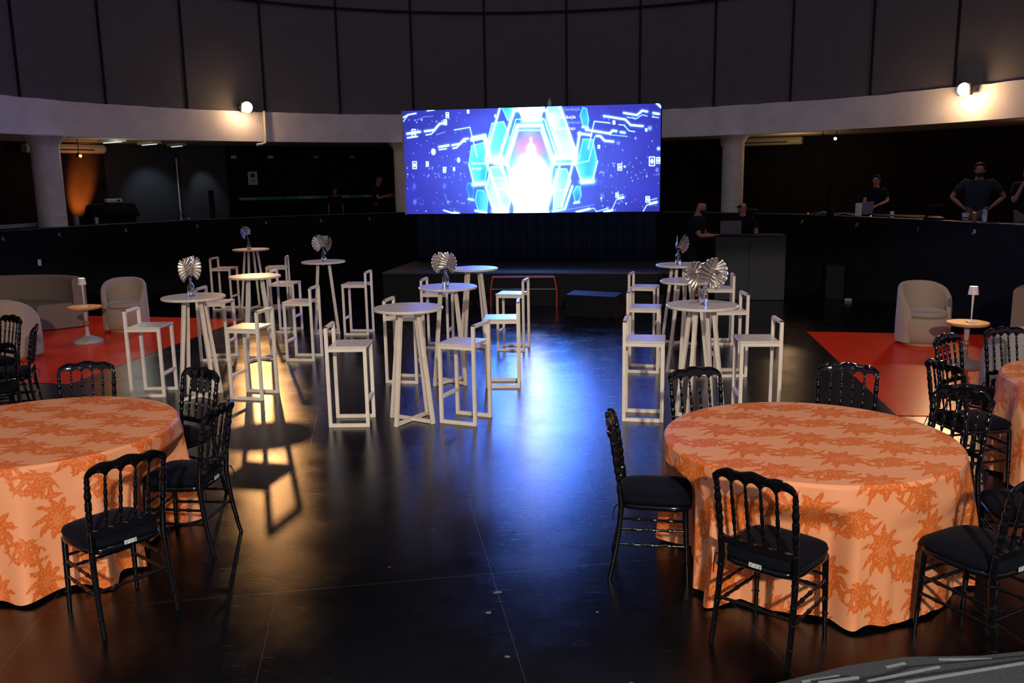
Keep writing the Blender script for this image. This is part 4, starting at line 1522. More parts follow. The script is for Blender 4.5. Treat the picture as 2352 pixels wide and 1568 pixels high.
# ------------------------------------------------------------------ front steps (bottom right corner)
STEP_L = [[((1.17, 3.245), (1.338, 3.282)), ((1.559, 3.341), (1.651, 3.371)), ((1.805, 3.394), (2.031, 3.391))], [((1.199, 3.142), (1.371, 3.174)), ((1.397, 3.146), (1.729, 3.24))], [((1.495, 3.038), (2.023, 3.16))]]
for i, (pts, z0, z1, lab, lines) in enumerate([
    ([(1.03, 3.24), (1.40, 3.37), (1.67, 3.43), (2.0, 3.43), (2.2, 3.46), (3.2, 3.6), (3.2, 2.2), (0.6, 2.2), (0.6, 3.1)], 0.0, .20, 'lowest grey carpeted step with broken pale stripes, bottom right corner', STEP_L[0]),
    ([(0.6, 2.93), (1.45, 3.17), (1.62, 3.25), (2.3, 3.34), (3.2, 3.45), (3.2, 2.2), (0.6, 2.2)], .20, .26, 'second grey carpeted step with a long pale stripe, bottom right corner', STEP_L[1]),
    ([(0.6, 2.83), (1.45, 3.06), (2.3, 3.24), (3.2, 3.4), (3.2, 2.2), (0.6, 2.2)], .26, .32, 'topmost grey carpeted step cut off by the bottom right corner', STEP_L[2]),
]):
    o = MB().prism(pts, z0, z1).build('carpeted_step', M['step'], bevel=.008)
    tag(o, lab, 'step', 'grey carpeted steps')
    for (a, b) in lines:
        d = (Vector(b) - Vector(a)).normalized()
        nrm = Vector((-d.y, d.x)) * .007
        a, b = Vector(a), Vector(b)
        q = [a - nrm, b - nrm, b + nrm, a + nrm]
        MB().prism([(p.x, p.y) for p in q], z1 - .001, z1 + .004).build('nosing_stripe', M['stripe'], o)

# ------------------------------------------------------------------ red rail, monitor, desk, speaker
rail = thing('guard_rail', 'low red tubular guard rail standing before the stage', 'rail', (-.37, 15.52, 0), math.atan2(-.14, 1.18))
for x0, x1, nm in ((0, .045, 'upright'), (1.19, 1.145, 'upright')):
    MB().tube([(x0, 0, 0), (x0, 0, .33), (x1, 0.0, .56)], .012, 10).build(nm, M['redmetal'], rail, smooth=60)
MB().tube([(.045, 0, .56), (1.145, 0, .56)], .007, 8).build('top_bar', M['palemetal'], rail, smooth=60)
MB().tube([(.042, 0, .535), (1.148, 0, .535)], .005, 8).build('top_bar', M['redmetal'], rail, smooth=60)
MB().tube([(.0, 0, .33), (1.19, 0, .33)], .005, 8).build('middle_bar', M['palemetal'], rail, smooth=60)
TM = Matrix.Translation((1.43, 14.4, 0)) @ Matrix.Rotation(R(-28), 4, 'Z')
wd = MB().prism([(-.28, 0), (.28, 0), (.28, .16), (.06, .40), (-.28, .36)], -.45, .45, TM @ Matrix.Rotation(PI / 2, 4, 'Y') @ Matrix.Rotation(PI / 2, 4, 'Z')).build('stage_monitor', M['dark'], bevel=.01)
tag(wd, 'black wedge monitor speaker on the floor right of the red rail', 'speaker')

da = math.atan2(15.77 - 15.98, 5.01 - 3.78)
dk = thing('control_desk', 'tall charcoal box desk with two men behind it', 'desk', (3.78, 15.98, 0), da)
MB().box(0, 0, .01, .60, .02, 1.165).build('front_panel', M['desk'], dk, bevel=.002)
MB().box(.606, 0, .01, 1.245, .02, 1.165).build('front_panel', M['desk'], dk, bevel=.002)
MB().box(1.227, .02, .01, 1.247, .72, 1.165).build('side_panel', M['desk'], dk, bevel=.002)
MB().box(0, .02, .01, .02, .72, 1.165).build('side_panel', M['desk'], dk, bevel=.002)
MB().box(-.005, -.005, 1.165, 1.255, .74, 1.185).build('top', M['dark'], dk, bevel=.002)


def laptop(loc, rz, w_, hgt, mlid, label, open_ang=100, mark=False):
    t = thing('laptop', label, 'laptop', loc, rz)
    MB().box(-w_ / 2, 0, 0, w_ / 2, w_ * .68, .016).build('keyboard_base', M['dark'], t, bevel=.003)
    lid = MB().box(-w_ / 2, -.008, 0, w_ / 2, 0, hgt).build('lid', mlid, t, bevel=.003)
    lid.location = (0, .0, .014)
    lid.rotation_euler = (R(open_ang - 90), 0, 0)
    if mark:
        MB().box(-w_ / 2 + .006, -.0095, hgt - .07, -w_ / 2 + .018, -.0082, hgt - .025).build('sticker', M['cyanmark'], lid)
    MB().box(-w_ / 2 + .01, .0003, .01, w_ / 2 - .01, .0012, hgt - .01).build('display', M['ledw'] if not mark else M['dark'], lid)
    return t


laptop((4.08, 16.12, 1.186), da, .38, .255, M['laptop'], 'open dark laptop on the charcoal desk', 96, True)
sp = MB().box(-.16, -.15, 0, .16, .15, .62).build('floor_speaker', M['dark'], bevel=.008)
sp.location = (6.02, 15.95, .003); sp.rotation_euler = (0, 0, R(-30))
tag(sp, 'dark box speaker on the floor right of the charcoal desk', 'speaker')
gr = MB().box(-.14, -.152, .03, .14, -.150, .59).build('grille', M['dark'], sp)
fb = MB().box(-.06, -.03, 0, .06, .03, .05).build('cable_box', M['hook'], bevel=.004)
fb.location = (6.12, 15.75 + .1, 0.003)
fb.location = (6.10, 15.55, .003)
tag(fb, 'small pale connector box on the floor at the foot of the right wall', 'box')

# ------------------------------------------------------------------ things on the parapet (z 1.50)
Z1 = 1.502
o = MB().box(-.62, -.12, 0, .62, .12, .07).build('glitter_board', M['glitter'], bevel=.003)
put(o, (-9.62, 17.05, Z1), R(68)); tag(o, 'long glittery grey board lying on the left wall top', 'board')
case = thing('equipment_case', 'black draped equipment case standing behind the left wall', 'case', (-8.80, 19.35, .755), R(40))
loft([(rsq(.48, .26, p=6), 0), (rsq(.48, .26, p=6), 1.02), (rsq(.44, .23, p=5), 1.10)], 'body', M['dark'], case, 40)
mb = MB()
vs, fs = [], []
rn = random.Random(4)
for i in range(15):
    for j in range(9):
        x, y = -.52 + 1.04 * i / 14, -.30 + .6 * j / 8
        e = max(abs(x) / .52, abs(y) / .30)
        vs.append((x, y, 1.13 + .05 * max(0, x) - (.30 if e > .97 else (.03 if e > .8 else 0)) + rn.uniform(-.012, .012)))
for i in range(14):
    for j in range(8):
        a = i * 9 + j
        fs.append((a, a + 9, a + 10, a + 1))
dr = mb.add(vs, fs).build('drape', M['shirt'], case, smooth=60)
md = dr.modifiers.new('t', 'SOLIDIFY'); md.thickness = .01
pj = MB().box(-.16, -.12, 0, .16, .12, .075).build('projector', M['paper'], bevel=.01)
put(pj, (-8.72, 19.30, 1.925), R(38)); tag(pj, 'flat white projector on the black draped case', 'projector')
MB().box(.06, -.123, .02, .12, -.120, .055).build('lens', M['dark'], pj)
o = MB().lathe([(.0001, 0), (.04, 0), (.042, .01), (.042, .125), (.036, .135), (.0001, .135)], 24).build('can', M['metal'], smooth=40)
put(o, (-8.53, 18.0 + .05, Z1)); tag(o, 'silver drink can on the left wall top before the draped case', 'can')
o = MB().box(-.03, -.06, 0, .03, .06, .18).build('small_box', M['hook'], bevel=.004)
put(o, (-8.80, 17.75, Z1), R(50)); tag(o, 'small grey box on the left wall top beside the left column', 'box')
o = MB().box(-.05, -.05, .03, .05, .05, 2.14).box(-.07, -.07, 0, .07, .07, .03).build('post', M['dark'], bevel=.004)
put(o, (-6.88, 20.62 - .35, .0)); tag(o, 'square black post rising above the left rear wall', 'post', 'black posts along the wall')
o2_ = o.copy(); COL.objects.link(o2_)
put(o2_, (6.02, 16.42, 0), R(20)); tag(o2_, 'square black post rising in front of the right wall, left of the silver laptop', 'post')
cdt = thing('conduit_pipe', 'thin white conduit pipe running down the corner of the gallery wall', 'pipe', (-8.62, 22.95, .76), 0)
MB().tube([(0, 0, 0), (0, 0, 2.2)], .018, 10).build('pipe', M['paper'], cdt, smooth=60)
MB().tube([(0, 0, .72), (.02, 0, .80), (0, 0, .88)], .035, 10).build('fitting', M['metal'], cdt, smooth=60)
o = MB().ball((0, 0, .05), .05, 8, (1.5, 1, 1)).build('blue_bag', M['blue'], smooth=80)
put(o, (-8.25, 20.98 - 1.55, Z1)); o.location = (-7.78, 19.35, Z1 - .002)
bpy.data.objects.remove(o)
o = MB().tube([(-.06, 0, .012), (0, .03, .03), (.05, -.01, .05), (.08, .02, .015)], .012, 6).build('blue_strap', M['blue'], smooth=60)
put(o, (-7.31, 19.55 + .10, Z1)); o.location = (*cyl(138.8, 9.93)[:2], Z1)
tag(o, 'blue strap lying on the left wall top by the conduit', 'strap')
o = MB().ball((0, 0, .022), .022, 8, (1.4, 1, 1)).build('yellow_roll', M['yellow'], smooth=80)
o.location = (*cyl(138.2, 9.93)[:2], Z1); tag(o, 'tiny yellow roll on the left wall top by the conduit', 'roll')

lp = laptop((6.47, 16.50, Z1 - .0), R(-64 + 90 - 12), .30, .24, M['silverlap'], 'silver laptop standing open on the right wall top', 100)
lp.location = (6.60, 16.45, 1.45)
eq = thing('mixing_console', 'dark console table of cables behind the right wall', 'console', (6.95, 16.9, .755), R(-64 + 90))
MB().box(-1.3, -.32, .70, 1.3, .32, .74).build('tabletop', M['dark'], eq, bevel=.004)
for sx in (-1.25, 1.25):
    for sy in (-.28, .28):
        MB().box(sx - .02, sy - .02, 0, sx + .02, sy + .02, .70).build('leg', M['dark'], eq)
eq.rotation_euler = (0, 0, R(115))
lp.location = (6.72, 16.50, 1.498)
lp.rotation_euler = (0, 0, R(20))
o = MB().box(-.05, -.035, 0, .05, .035, .235).build('white_router', M['paper'], bevel=.006)
put(o, (6.42, 16.10, Z1), R(20)); tag(o, 'upright white box before the silver laptop on the right wall', 'box')


def cup(loc, label, r=.035, h=.10, m_='paper'):
    o = MB().lathe([(.0001, 0), (r * .78, 0), (r, h), (r * 1.05, h), (r * 1.05, h + .006), (r * .95, h + .006), (r * .74, .006), (.0001, .006)], 24).build('paper_cup', M[m_], smooth=40)
    MB().lathe([(r * .83, h * .22), (r * .875, h * .42)], 24).build('sleeve', M['dark'], o, smooth=40)
    o.location = loc
    tag(o, label, 'cup', 'paper cups on the right wall')


cup((6.72, 15.62 - .25, Z1), 'small white paper cup before the man at the laptop')
cup((7.42, 13.92 + .30, Z1), 'wide white paper cup on the right wall before the bearded man', .055, .10)
laptop((7.13, 14.75 - .0, 1.498), R(22), .34, .22, M['dark'], 'dark open laptop on the right wall, left of the bearded man', 104)
th_ = MB().lathe([(.0001, 0), (.035, 0), (.036, .01), (.036, .15), (.028, .165), (.028, .185), (.0001, .187)], 24).build('thermos', M['metal'], smooth=40)
th_.location = (7.30, 13.42, Z1); tag(th_, 'metal thermos flask on the right wall between two men', 'flask')
o = MB().lathe([(.0001, 0), (.032, 0), (.034, .008), (.034, .14), (.0001, .145)], 24).build('bottle', M['brownball'], smooth=40)
o.location = (7.24, 13.60, Z1); tag(o, 'brown bottle beside the metal thermos on the right wall', 'bottle')
cb = MB().tube([(-.55, 0, .012), (-.3, .02, .05), (-.1, -.01, .012), (.1, .03, .012), (.25, 0, .06), (.45, -.02, .012)], .008, 6).build('cable', M['outlet'], smooth=60)
put(cb, (6.19, 16.72, Z1), R(115)); tag(cb, 'pale cable looping along the right wall top', 'cable')
cb = MB().tube([(0, 0, .01), (.02, 0, .10), (.09, 0, .17), (.20, 0, .19), (.30, 0, .15), (.34, 0, .05)], .009, 8).build('cable_coil', M['dark'], smooth=60)
put(cb, (6.28, 16.36, Z1), R(10)); tag(cb, 'black cable arching in front of the silver laptop', 'cable')
o = MB().ball((0, 0, .012), .012, 6).build('indicator_light', M['led'], smooth=80)
o.location = (5.83 + .08, 17.32, 1.502); tag(o, 'tiny red indicator light on the right wall top', 'light')
o = MB().ball((0, 0, .01), .009, 6).build('indicator_light', M['ledw'], smooth=80)
o.location = (6.55, 15.85, 1.502); tag(o, 'tiny white indicator light beside the small paper cup', 'light')
bg = MB()
loft([(rsq(.20, .13, p=3), 0), (rsq(.22, .14, p=3), .04), (rsq(.16, .10, p=3), .08), (rsq(.05, .04, p=3), .10)], 'cloth_bundle', M['dark'], None)
o = bpy.data.objects['cloth_bundle']; o.location = (5.02, 18.42, Z1); o.rotation_euler = (0, 0, R(-45))
tag(o, 'black cloth bundle on the wall top in front of the right column', 'bundle')
o = loft([(rsq(.16, .10, p=3), 0), (rsq(.17, .11, p=3), .03), (rsq(.10, .06, p=3), .055)], 'cap', M['dark'], None)
o.location = (6.92, 14.85 - .0, Z1); o.rotation_euler = (0, 0, R(-62))
tag(o, 'dark cap lying on the right wall top left of the dark laptop', 'cap')
o.location = (7.0, 14.42 + .0, Z1)

# hooks, outlet
hk = None
for i, (px, py, lab) in enumerate([
    (*cyl(163.2, 9.845)[:2], 'grey hook on the left wall at the left edge'), (*cyl(156.0, 9.845)[:2], 'grey hook on the left wall below the left column'),
    (*cyl(147.2, 9.845)[:2], 'grey hook on the left wall below the silver can'), (*cyl(137.4, 9.845)[:2], 'grey hook on the left wall below the conduit'),
    (*cyl(127.6, 9.845)[:2], 'grey hook on the wall right of the black post'), (*cyl(119.6, 9.845)[:2], 'grey hook on the wall below the green tape centre'),
    (*cyl(112.4, 9.845)[:2], 'grey hook on the wall below the right end of the green tape'),
    (5.79, 17.27, 'grey hook on the right wall below the red light'), (6.345, 15.92, 'grey hook on the right wall below the small paper cup'),
    (6.875, 14.62, 'grey hook on the right wall below the dark laptop'), (7.18, 13.45, 'grey hook on the right wall below the thermos')]):
    if i == 0:
        hk = MB().tube([(0, 0, 0), (-.03, 0, 0), (-.045, 0, -.015), (-.045, 0, -.045), (-.03, 0, -.055)], .006, 6).box(-.004, -.022, -.03, .0, .022, .03).build('wall_hook', M['hook'], smooth=50)
        h_ = hk
    else:
        h_ = hk.copy(); COL.objects.link(h_)
    v_ = Vector((px - CX, py - CY))
    h_.location = (px, py, 1.36)
    h_.rotation_euler = (0, 0, math.atan2(v_.y, v_.x) if i < 7 else R(22))
    tag(h_, lab, 'hook', 'hooks along the black wall')
ou = MB().box(-.006, -.04, -.06, 0, .04, .06).build('wall_outlet', M['outlet'], bevel=.003)
ox, oy, _ = cyl(158.9, 9.85)
put(ou, (ox, oy, .86), R(158.9)); tag(ou, 'white wall outlet above the left sofa', 'outlet')
MB().box(-.0065, -.02, -.03, -.006, .02, .03).build('socket_face', M['paper'], ou)

# ------------------------------------------------------------------ gallery fittings
def facing_in(o, a, r, z):
    x, y, _ = cyl(a, r)
    o.location = (x, y, z)
    o.rotation_euler = (0, 0, R(a) + PI / 2)   # local -y looks to the outside, +y ... flipped below


def ac_unit(a, r, z, label, w_=1.6, rzoff=0):
    t = thing('air_conditioner', label, 'air conditioner', (0, 0, 0), 0, 'ceiling air conditioners')
    x, y, _ = cyl(a, r)
    t.location = (x, y, z)
    t.rotation_euler = (0, 0, R(a - 90) + rzoff)
    vs = [(-.13, .0), (-.13, .20), (.10, .20), (.16, .12), (.16, .06), (.08, 0)]
    T = Matrix.Rotation(PI / 2, 4, 'Y') @ Matrix.Rotation(PI / 2, 4, 'Z')
    # profile in (depth, height), extruded along width
    mb = MB()
    n_ = len(vs)
    V = [(-w_ / 2, -d, h) for d, h in vs] + [(w_ / 2, -d, h) for d, h in vs]
    F = [tuple(range(n_)), tuple(range(2 * n_ - 1, n_ - 1, -1))] + [(i, (i + 1) % n_, n_ + (i + 1) % n_, n_ + i) for i in range(n_)]
    mb.add(V, F).build('body', M['acwhite'], t, bevel=.015)
    MB().box(-w_ * .33, -.172, .055, w_ * .33, -.12, .085).build('air_slot', M['slot'], t)
    MB().box(-w_ * .34, -.185, .045, -.02, -.165, .055).box(.02, -.185, .045, w_ * .34, -.165, .055).build('vane', M['acwhite'], t)
    return t


ac_unit(143.9, 13.05, 3.05, 'long ivory air conditioner behind the left column', 1.85)
ac_unit(59.2, 13.1, 3.08, 'long ivory air conditioner right of the right column', 2.2)


def tubelight(a, r, label, w_=.65, rz=0):
    t = thing('tube_light', label, 'light', (*cyl(a, r)[:2], 3.285), R(a) + rz, 'gallery tube lights')
    MB().box(-w_ / 2, -.11, -.05, w_ / 2, .11, 0.012).build('housing', M['acwhite'], t, bevel=.006)
    MB().box(-w_ / 2 + .04, -.03, -.066, w_ / 2 - .04, .03, -.052).build('tube', M['tube'], t, bevel=.006)
    return t


tubelight(143.0, 11.3, 'ceiling tube light right of the left column', .8)
tubelight(137.2, 11.9, 'ceiling tube light before the slate wall', .8)
tubelight(132.6, 12.6, 'farthest ceiling tube light over the gallery corner', .7)


def flood(a, z, label, k):
    t = thing('flood_light', label, 'light', (*cyl(a, 9.76)[:2], z), R(a), 'flood lights on the ring beam')
    MB().box(.0, -.14, -.11, .10, .14, .11).build('housing', M['dmetal'], t, bevel=.01)
    MB().lathe([(.0001, 0), (.125, .002), (.115, .03), (.06, .045), (.0001, .05)], 28, T=Matrix.Rotation(-PI / 2, 4, 'Y')).build('lens', M['flood'], t, smooth=60)
    MB().box(.05, -.16, -.02, .20, -.145, .02).box(.05, .145, -.02, .20, .16, .02).build('bracket', M['dmetal'], t)
    return t


flood(129.37, 4.00, 'bright warm flood light on the ring beam at the left', 0)
flood(27.2, 3.85, 'bright warm flood light on the ring beam at the upper right', 1)


def spot(a, r, z, label, m_='bulb'):
    t = thing('spotlight', label, 'light', (*cyl(a, r)[:2], z), R(a), 'small gallery spotlights')
    MB().tube([(0, 0, 0), (.10, 0, .03)], .045, 14).build('head', M['dmetal'], t, smooth=50)
    MB().lathe([(.0001, -.004), (.034, 0), (.034, .004), (.0001, .006)], 16, T=Matrix.Translation((-.004, 0, 0)) @ Matrix.Rotation(-PI / 2, 4, 'Y')).build('lens', M[m_], t, smooth=60)
    MB().tube([(.05, 0, .02), (.06, 0, 3.29 - z)], .01, 8).build('bracket', M['dmetal'], t, smooth=50)
    return t


spot(45.6, 10.5, 3.08, 'small lit spotlight under the beam right of the air conditioner')
spot(146.6, 11.4, 2.93, 'small orange spotlight under the left air conditioner', 'orangebulb')
spot(47.4, 10.5, 3.12, 'unlit small spotlight just left of the lit one', 'dmetal')

dp = thing('drain_pipe', 'grey drain pipe running down the beam with a bent end', 'pipe', (*cyl(126.6, 9.93)[:2], 0), R(126.6), None)
MB().tube([(0, 0, 3.95), (0, 0, 3.30), (0, .02, 3.22), (.03, .10, 3.19), (.04, .22, 3.17)], .032, 12).build('pipe', M['column'], dp, smooth=60)
MB().tube([(-.02, .10, 3.93), (-.03, .16, 3.80), (-.03, .20, 3.68), (-.03, .14, 3.63), (-.02, .12, 3.74), (-.02, .07, 3.90)], .004, 6).build('wire_loop', M['dmetal'], dp, smooth=60)
sgn = thing('notice_sign', 'small white notice sheet with a round symbol on the dark gallery wall', 'sign', (*cyl(122.7, 13.47)[:2], 2.43), R(122.7))
MB().box(-.004, -.13, -.18, 0, .13, .18).build('sheet', M['paper'], sgn)
mb = MB()
T = Matrix.Translation((-.006, 0, .07)) @ Matrix.Rotation(-PI / 2, 4, 'Y')
mb.lathe([(.048, 0), (.060, 0), (.060, .001), (.048, .001)], 28, T=T)
mb.box(-.0062, -.016, .045, -.005, .016, .10)
mb.box(-.0062, -.075, -.05, -.005, .075, -.04).box(-.0062, -.05, -.075, -.005, .05, -.067).box(-.0062, -.065, -.10, -.005, .065, -.093)
mb.build('print', M['ink'], sgn)

tp = thing('banner_tape', 'green banner tape with pale leaf arrows across the dark gallery opening', 'banner', (CX, CY, 0), 0)
for (a0, a1) in ((125.1, 119.8), (119.7, 109.2)):
    mb = MB()
    vs, fs = [], []
    n_ = 30
    for k in range(n_ + 1):
        a = a0 + (a1 - a0) * k / n_
        sag = 0
        for z in (1.845, 1.915):
            vs.append((13.0 * math.cos(R(a)), 13.0 * math.sin(R(a)), z))
        if k: fs.append((2 * k - 2, 2 * k, 2 * k + 1, 2 * k - 1))
    o = mb.add(vs, fs).build('tape', M['green'], tp)
    md = o.modifiers.new('t', 'SOLIDIFY'); md.thickness = .004
for (ac, dr) in ((124.9, 1), (117.2, 1), (116.2, -1), (113.3, 1), (112.3, -1), (109.6, 1)):
    mb = MB()
    for j in range(5):
        a = ac - dr * j * .32
        for sgn_ in (-1, 1):
            p = Vector((12.985 * math.cos(R(a)), 12.985 * math.sin(R(a)), 1.88))
            tv = Vector((math.sin(R(a)), -math.cos(R(a)), 0)) * dr
            q = p + tv * .10 + Vector((0, 0, .040 * sgn_))
            mb.bar(p, q, .020 - .002 * j, .006)
    p = Vector((12.985 * math.cos(R(ac)), 12.985 * math.sin(R(ac)), 1.88))
    a = ac - dr * 1.7
    q = Vector((12.985 * math.cos(R(a)), 12.985 * math.sin(R(a)), 1.88))
    mb.bar(p, q, .012, .006)
    mb.build('leaf_arrow', M['leafprint'], tp)
for i, (a, lab) in enumerate([(124.8, 'leftmost dim emergency fitting high on the dark gallery wall'), (120.5, 'dim emergency fitting above the notice sheet'),
                              (115.0, 'dim emergency fitting high on the wall, third from the left'), (110.6, 'rightmost dim emergency fitting high on the dark wall')]):
    o = MB().box(-.05, -.07, -.04, 0, .07, .04).build('emergency_light', M['outlet'] if i < 2 else M['hook'], bevel=.008)
    put(o, (*cyl(a, 13.46)[:2], 3.0), R(a)); tag(o, lab, 'light', 'emergency fittings')
tv = thing('wall_television', 'dark wall television behind the right column', 'television', (*cyl(64.2, 13.4)[:2], 2.23), R(64.2))
MB().box(-.03, -.64, -.39, .02, .64, .39).build('bezel', M['dark'], tv, bevel=.006)
MB().box(-.034, -.61, -.36, -.031, .61, .36).build('display', M['black'], tv)
MB().box(.02, -.1, -.1, .10, .1, .1).build('bracket', M['dmetal'], tv)


# ------------------------------------------------------------------ people
def skinned(name, verts, edges_, rads, material, parent, sub=2, root=0):
    me = bpy.data.meshes.new(name)
    bm = bmesh.new()
    ly = bm.verts.layers.skin.verify()
    vv = []
    for p, r_ in zip(verts, rads):
        v = bm.verts.new(p)
        if hasattr(r_, '__len__'): v[ly].radius = r_
        else: v[ly].radius = (r_, r_)
        vv.append(v)
    vv[root][ly].use_root = True
    for a, b in edges_:
        bm.edges.new((vv[a], vv[b]))
    bm.to_mesh(me); bm.free()
    me.materials.append(material)
    o = bpy.data.objects.new(name, me)
    COL.objects.link(o)
    o.parent = parent
    s_ = o.modifiers.new('skin', 'SKIN'); s_.use_smooth_shade = True
    b_ = o.modifiers.new('sub', 'SUBSURF'); b_.levels = sub; b_.render_levels = sub
    return o


def person(label, loc, rz, H=1.75, armL=None, armR=None, head_tilt=0.0, head_turn=0.0, shirt='shirt', pants='jeans', skin='skin', beard=False, hair=True, glasses=False, lean=0.0, heavy=1.0, short=True):
    """local: facing -y, x to his left hand side seen from the viewer's right"""
    t = thing('person', label, 'person', loc, rz)
    k = H / 1.75
    hz = .93 * k
    lx = lean

    def P(x, y, z): return Vector((x * k, (y - lx * max(0, z - .93)) * k, z * k))
    sh = 1.44
    V, E_, Rd = [], [], []

    def av(p, r_, to=None):
        V.append(p); Rd.append(r_)
        if to is not None: E_.append((to, len(V) - 1))
        return len(V) - 1
    hv = heavy
    pel = av(P(0, 0, .95), (.150 * k * hv, .115 * k * hv))
    bel = av(P(0, 0, 1.10), (.140 * k * hv, .110 * k * hv), pel)
    che = av(P(0, 0, 1.28), (.165 * k * hv, .115 * k * hv), bel)
    nek = av(P(0, .0, 1.42), (.085 * k, .075 * k), che)
    nk2 = av(P(0, -.01, 1.50), .055 * k, nek)
    ht = Vector((math.sin(head_turn), -math.cos(head_turn), 0))
    hb = P(0, -.015, 1.50)
    tl = head_tilt
    hd1 = av(hb + (ht * .02 + ht * .05 * tl + Vector((0, 0, .07))) * k, (.066 * k, .078 * k), nk2)
    hd2 = av(hb + (ht * .01 + ht * .12 * tl + Vector((0, 0, .15 - .02 * tl))) * k, (.072 * k, .092 * k), hd1)
    hd3 = av(hb + (ht * .0 + ht * .17 * tl + Vector((0, 0, .205 - .04 * tl))) * k, (.056 * k, .070 * k), hd2)
    no = av(V[hd1] + (ht * .094 + Vector((0, 0, .035))) * k, .011 * k, hd1)

    def arm(sd, tgt):
        s = sd
        sho = P(.185 * s * (.5 + .5 * hv), 0, 1.40)
        if tgt is None:
            elb, wr = P(.235 * s, .0, 1.12), P(.245 * s, -.06, .87)
        else:
            elb, wr = P(*tgt[0]), P(*tgt[1])
        a = av(sho, .062 * k * hv, che)
        b = av(sho.lerp(elb, .5), .050 * k * hv, a)
        c = av(elb, .041 * k, b)
        d = av(elb.lerp(wr, .5), .037 * k, c)
        e = av(wr, .026 * k, d)
        dr_ = (wr - elb).normalized()
        side = dr_.cross(Vector((0, 0, 1)))
        if side.length < .1: side = Vector((0, 1, 0))
        side.normalize()
        nrm_ = side.cross(dr_).normalized()
        pm = av(wr + dr_ * .055 * k, (.034 * k, .017 * k), e)
        for fi in range(4):
            off = side * (fi - 1.5) * .019 * k
            l_ = (.070, .080, .076, .060)[fi] * k
            q1 = av(wr + dr_ * .085 * k + off, .0095 * k, pm)
            q2 = av(wr + dr_ * (.085 * k + l_ * .55) + off - nrm_ * .008 * k, .0085 * k, q1)
            av(wr + dr_ * (.085 * k + l_ * .95) + off - nrm_ * .026 * k, .007 * k, q2)
        q = av(wr + dr_ * .045 * k + side * .038 * k * s, .011 * k, pm)
        av(wr + dr_ * .085 * k + side * .052 * k * s, .0095 * k, q)
        return sho, elb
    aL = arm(1, armL)
    aR = arm(-1, armR)
    feet = []
    for s in (-1, 1):
        h_ = av(P(.09 * s, 0, .88), .092 * k * hv, pel)
        kn = av(P(.10 * s, -.01, .48), .058 * k, h_)
        an = av(P(.105 * s, .01, .09), .040 * k, kn)
        av(P(.115 * s, -.13, .035), (.040 * k, .030 * k), an)
        feet.append((P(.09 * s, 0, .88), P(.10 * s, -.01, .48), P(.105 * s, .01, .09), P(.115 * s, -.13, .035)))
    skinned('body', V, E_, Rd, M[skin], t)
    # shirt
    V2, E2, R2 = [], [], []

    def a2(p, r_, to=None):
        V2.append(p); R2.append(r_)
        if to is not None: E2.append((to, len(V2) - 1))
        return len(V2) - 1
    pz = a2(P(0, 0, .80), (.165 * k * hv, .132 * k * hv))
    p0 = a2(P(0, 0, .93), (.170 * k * hv, .135 * k * hv), pz)
    p1 = a2(P(0, 0, 1.10), (.168 * k * hv, .150 * k * hv), p0)
    p2 = a2(P(0, 0, 1.28), (.190 * k * hv, .158 * k * hv), p1)
    p3 = a2(P(0, 0, 1.40), (.140 * k * hv, .128 * k), p2)
    a2(P(0, 0, 1.455), (.075 * k, .072 * k), p3)
    for (sho, elb) in (aL, aR):
        q = a2(sho, .076 * k * hv, p2)
        a2(sho.lerp(elb, .78), .062 * k * hv, q)
    skinned('shirt', V2, E2, R2, M[shirt], t)
    V3, E3, R3 = [P(0, 0, .90)], [], [(.135 * k * hv, .108 * k * hv)]
    for (h_, kn, an, ft) in feet:
        n0 = len(V3)
        V3 += [h_, kn, an]
        R3 += [.104 * k * hv, .074 * k, .062 * k]
        E3 += [(0, n0), (n0, n0 + 1), (n0 + 1, n0 + 2)]
    skinned('trousers', V3, E3, R3, M[pants], t)
    for (h_, kn, an, ft) in feet:
        skinned('shoe', [an + Vector((0, .03 * k, -.04 * k)), ft + Vector((0, .02 * k, .012))], [(0, 1)], [.060 * k, (.056 * k, .046 * k)], M['dark'], t)
    hc = V[hd2]
    if hair:
        mb = MB().ball(tuple(hc + (-ht * .018 + Vector((0, 0, .022))) * k), .098 * k, 10, (.86, 1.0, .86))
        hr = mb.build('hair', M['hair'], t, smooth=80)
        # cut away the face part
        bm = bmesh.new(); bm.from_mesh(hr.data)
        dele = [v for v in bm.verts if (v.co - hc).dot(ht) > .045 * k and v.co.z < hc.z + .060 * k or v.co.z < hc.z - .045 * k]
        bmesh.ops.delete(bm, geom=dele, context='VERTS')
        bm.to_mesh(hr.data); bm.free()
        md = hr.modifiers.new('t', 'SOLIDIFY'); md.thickness = .012
    if beard:
        MB().ball(tuple(V[hd1] + (ht * .026 + Vector((0, 0, -.022))) * k), .068 * k, 10, (.98, .98, .80)).build('beard', M['hair'], t, smooth=80)
    side = Vector((ht.y, -ht.x, 0))
    for s in (-1, 1):
        MB().ball(tuple(V[hd2] + (side * .080 * s + Vector((0, 0, -.045))) * k), .020 * k, 6, (.7, .9, 1.4)).build('ear', M[skin], t, smooth=80)
        MB().ball(tuple(V[hd2] + (side * .030 * s + ht * .086 + Vector((0, 0, -.025))) * k), .009 * k, 6).build('eye', M['hair'], t, smooth=80)
    if glasses:
        mb = MB()
        for s in (-1, 1):
            c = V[hd2] + (side * .033 * s + ht * .105 + Vector((0, 0, -.028))) * k
            ring = [c + (side * .024 * math.cos(2 * PI * j / 14) + Vector((0, 0, .018 * math.sin(2 * PI * j / 14)))) * k for j in range(15)]
            mb.tube(ring, .0035 * k, 6)
            mb.tube([c + side * .024 * s * k, V[hd2] + (side * .082 * s + Vector((0, 0, -.03))) * k], .003 * k, 6)
        mb.build('glasses', M['dark'], t, smooth=60)
    return t


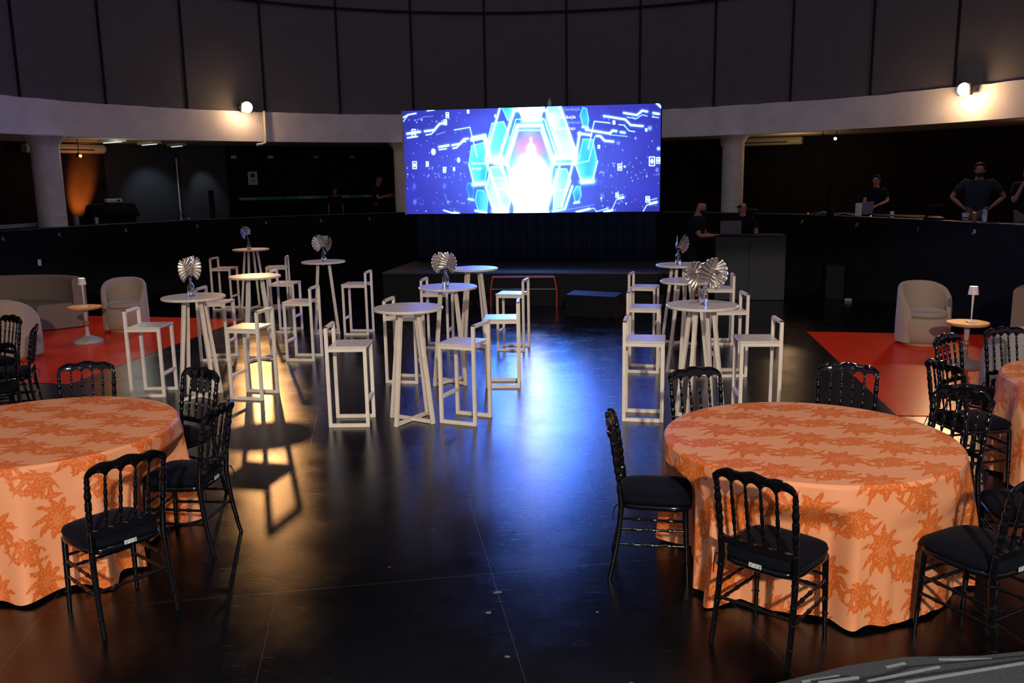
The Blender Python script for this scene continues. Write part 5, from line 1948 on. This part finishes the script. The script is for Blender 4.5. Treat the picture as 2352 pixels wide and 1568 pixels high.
# man left of the desk, working on the laptop, seen from the side
pm1 = person('bald bearded man in black reaching to the laptop from the left of the charcoal desk', (3.48, 16.50, 0), R(62), 1.84,
             armL=((.22, -.12, 1.12), (.10, -.36, 1.10)), armR=((-.22, -.14, 1.12), (-.06, -.38, 1.12)), head_tilt=.35, hair=False, beard=True, lean=.12, heavy=1.08)
pm2 = person('bald man with glasses in black behind the charcoal desk', (4.52, 16.98, 0), R(-18), 1.80,
             armL=((.26, .0, 1.16), (.24, -.16, .98)), armR=((-.25, .0, 1.16), (-.16, -.22, 1.0)), head_turn=R(-35), hair=False, glasses=True)
pm3 = person('man in a black T-shirt looking down at the silver laptop behind the right wall', (7.27, 17.45, .755), R(-12), 1.50,
             armL=((.26, -.10, 1.14), (.02, -.26, 1.05)), armR=((-.24, -.10, 1.14), (-.30, -.30, .94)), head_tilt=.4, head_turn=R(-25), lean=.15)
pm4 = person('bearded man in a grey shirt with hands on hips behind the right wall', (7.85, 14.70, .755), R(-28), 1.66,
             armL=((.42, .03, 1.16), (.22, -.06, .98)), armR=((-.42, .03, 1.16), (-.22, -.06, .98)), shirt='gshirt', pants='khaki', beard=True, heavy=1.22)
pm5 = person('man in black cut off by the right edge, hand raised to his face', (8.24, 13.95, .755), R(-40), 1.60,
             armL=((.24, -.05, 1.14), (.20, -.20, .95)), armR=((-.17, -.18, 1.12), (-.06, -.20, 1.40)), pants='khaki', heavy=1.15, head_turn=R(-20))
pm6 = person('man in dark clothes standing in shadow left of the hidden column', (-3.52, 23.55, .755), R(70), 1.70,
             armL=((.22, -.12, 1.12), (.10, -.34, 1.16)), armR=((-.22, -.12, 1.12), (-.05, -.36, 1.20)), hair=False, head_tilt=.3)
pm7 = person('dimly lit head of a person bending behind the green banner tape', (-4.78, 24.1, .755), R(10), 1.40, hair=False, lean=.2)

# ------------------------------------------------------------------ paint flakes on the floor
FLAKES = [(-0.103, 4.479, 0.020, 'large pale paint flake on the dark floor, centre foreground'), (-0.148, 4.249, 0.016, 'greyish paint flake on the floor below the large pale one'), (-0.048, 3.815, 0.012, 'small pale paint flake nearest the camera on the floor'), (-0.006, 5.326, 0.010, 'small pale flake on the blue lit floor')]
for i, (x, y, r_, lab) in enumerate(FLAKES):
    rn = random.Random(i)
    pl = [(r_ * rn.uniform(.6, 1.1) * 1.3 * math.cos(2 * PI * k / 9), r_ * rn.uniform(.5, 1.0) * math.sin(2 * PI * k / 9)) for k in range(9)]
    o = MB().prism(pl, 0, .0015).build('paint_flake', M['flake'])
    put(o, (x, y, .0008), rn.uniform(-.4, .4))
    tag(o, lab, 'flake', 'paint flakes on the floor')
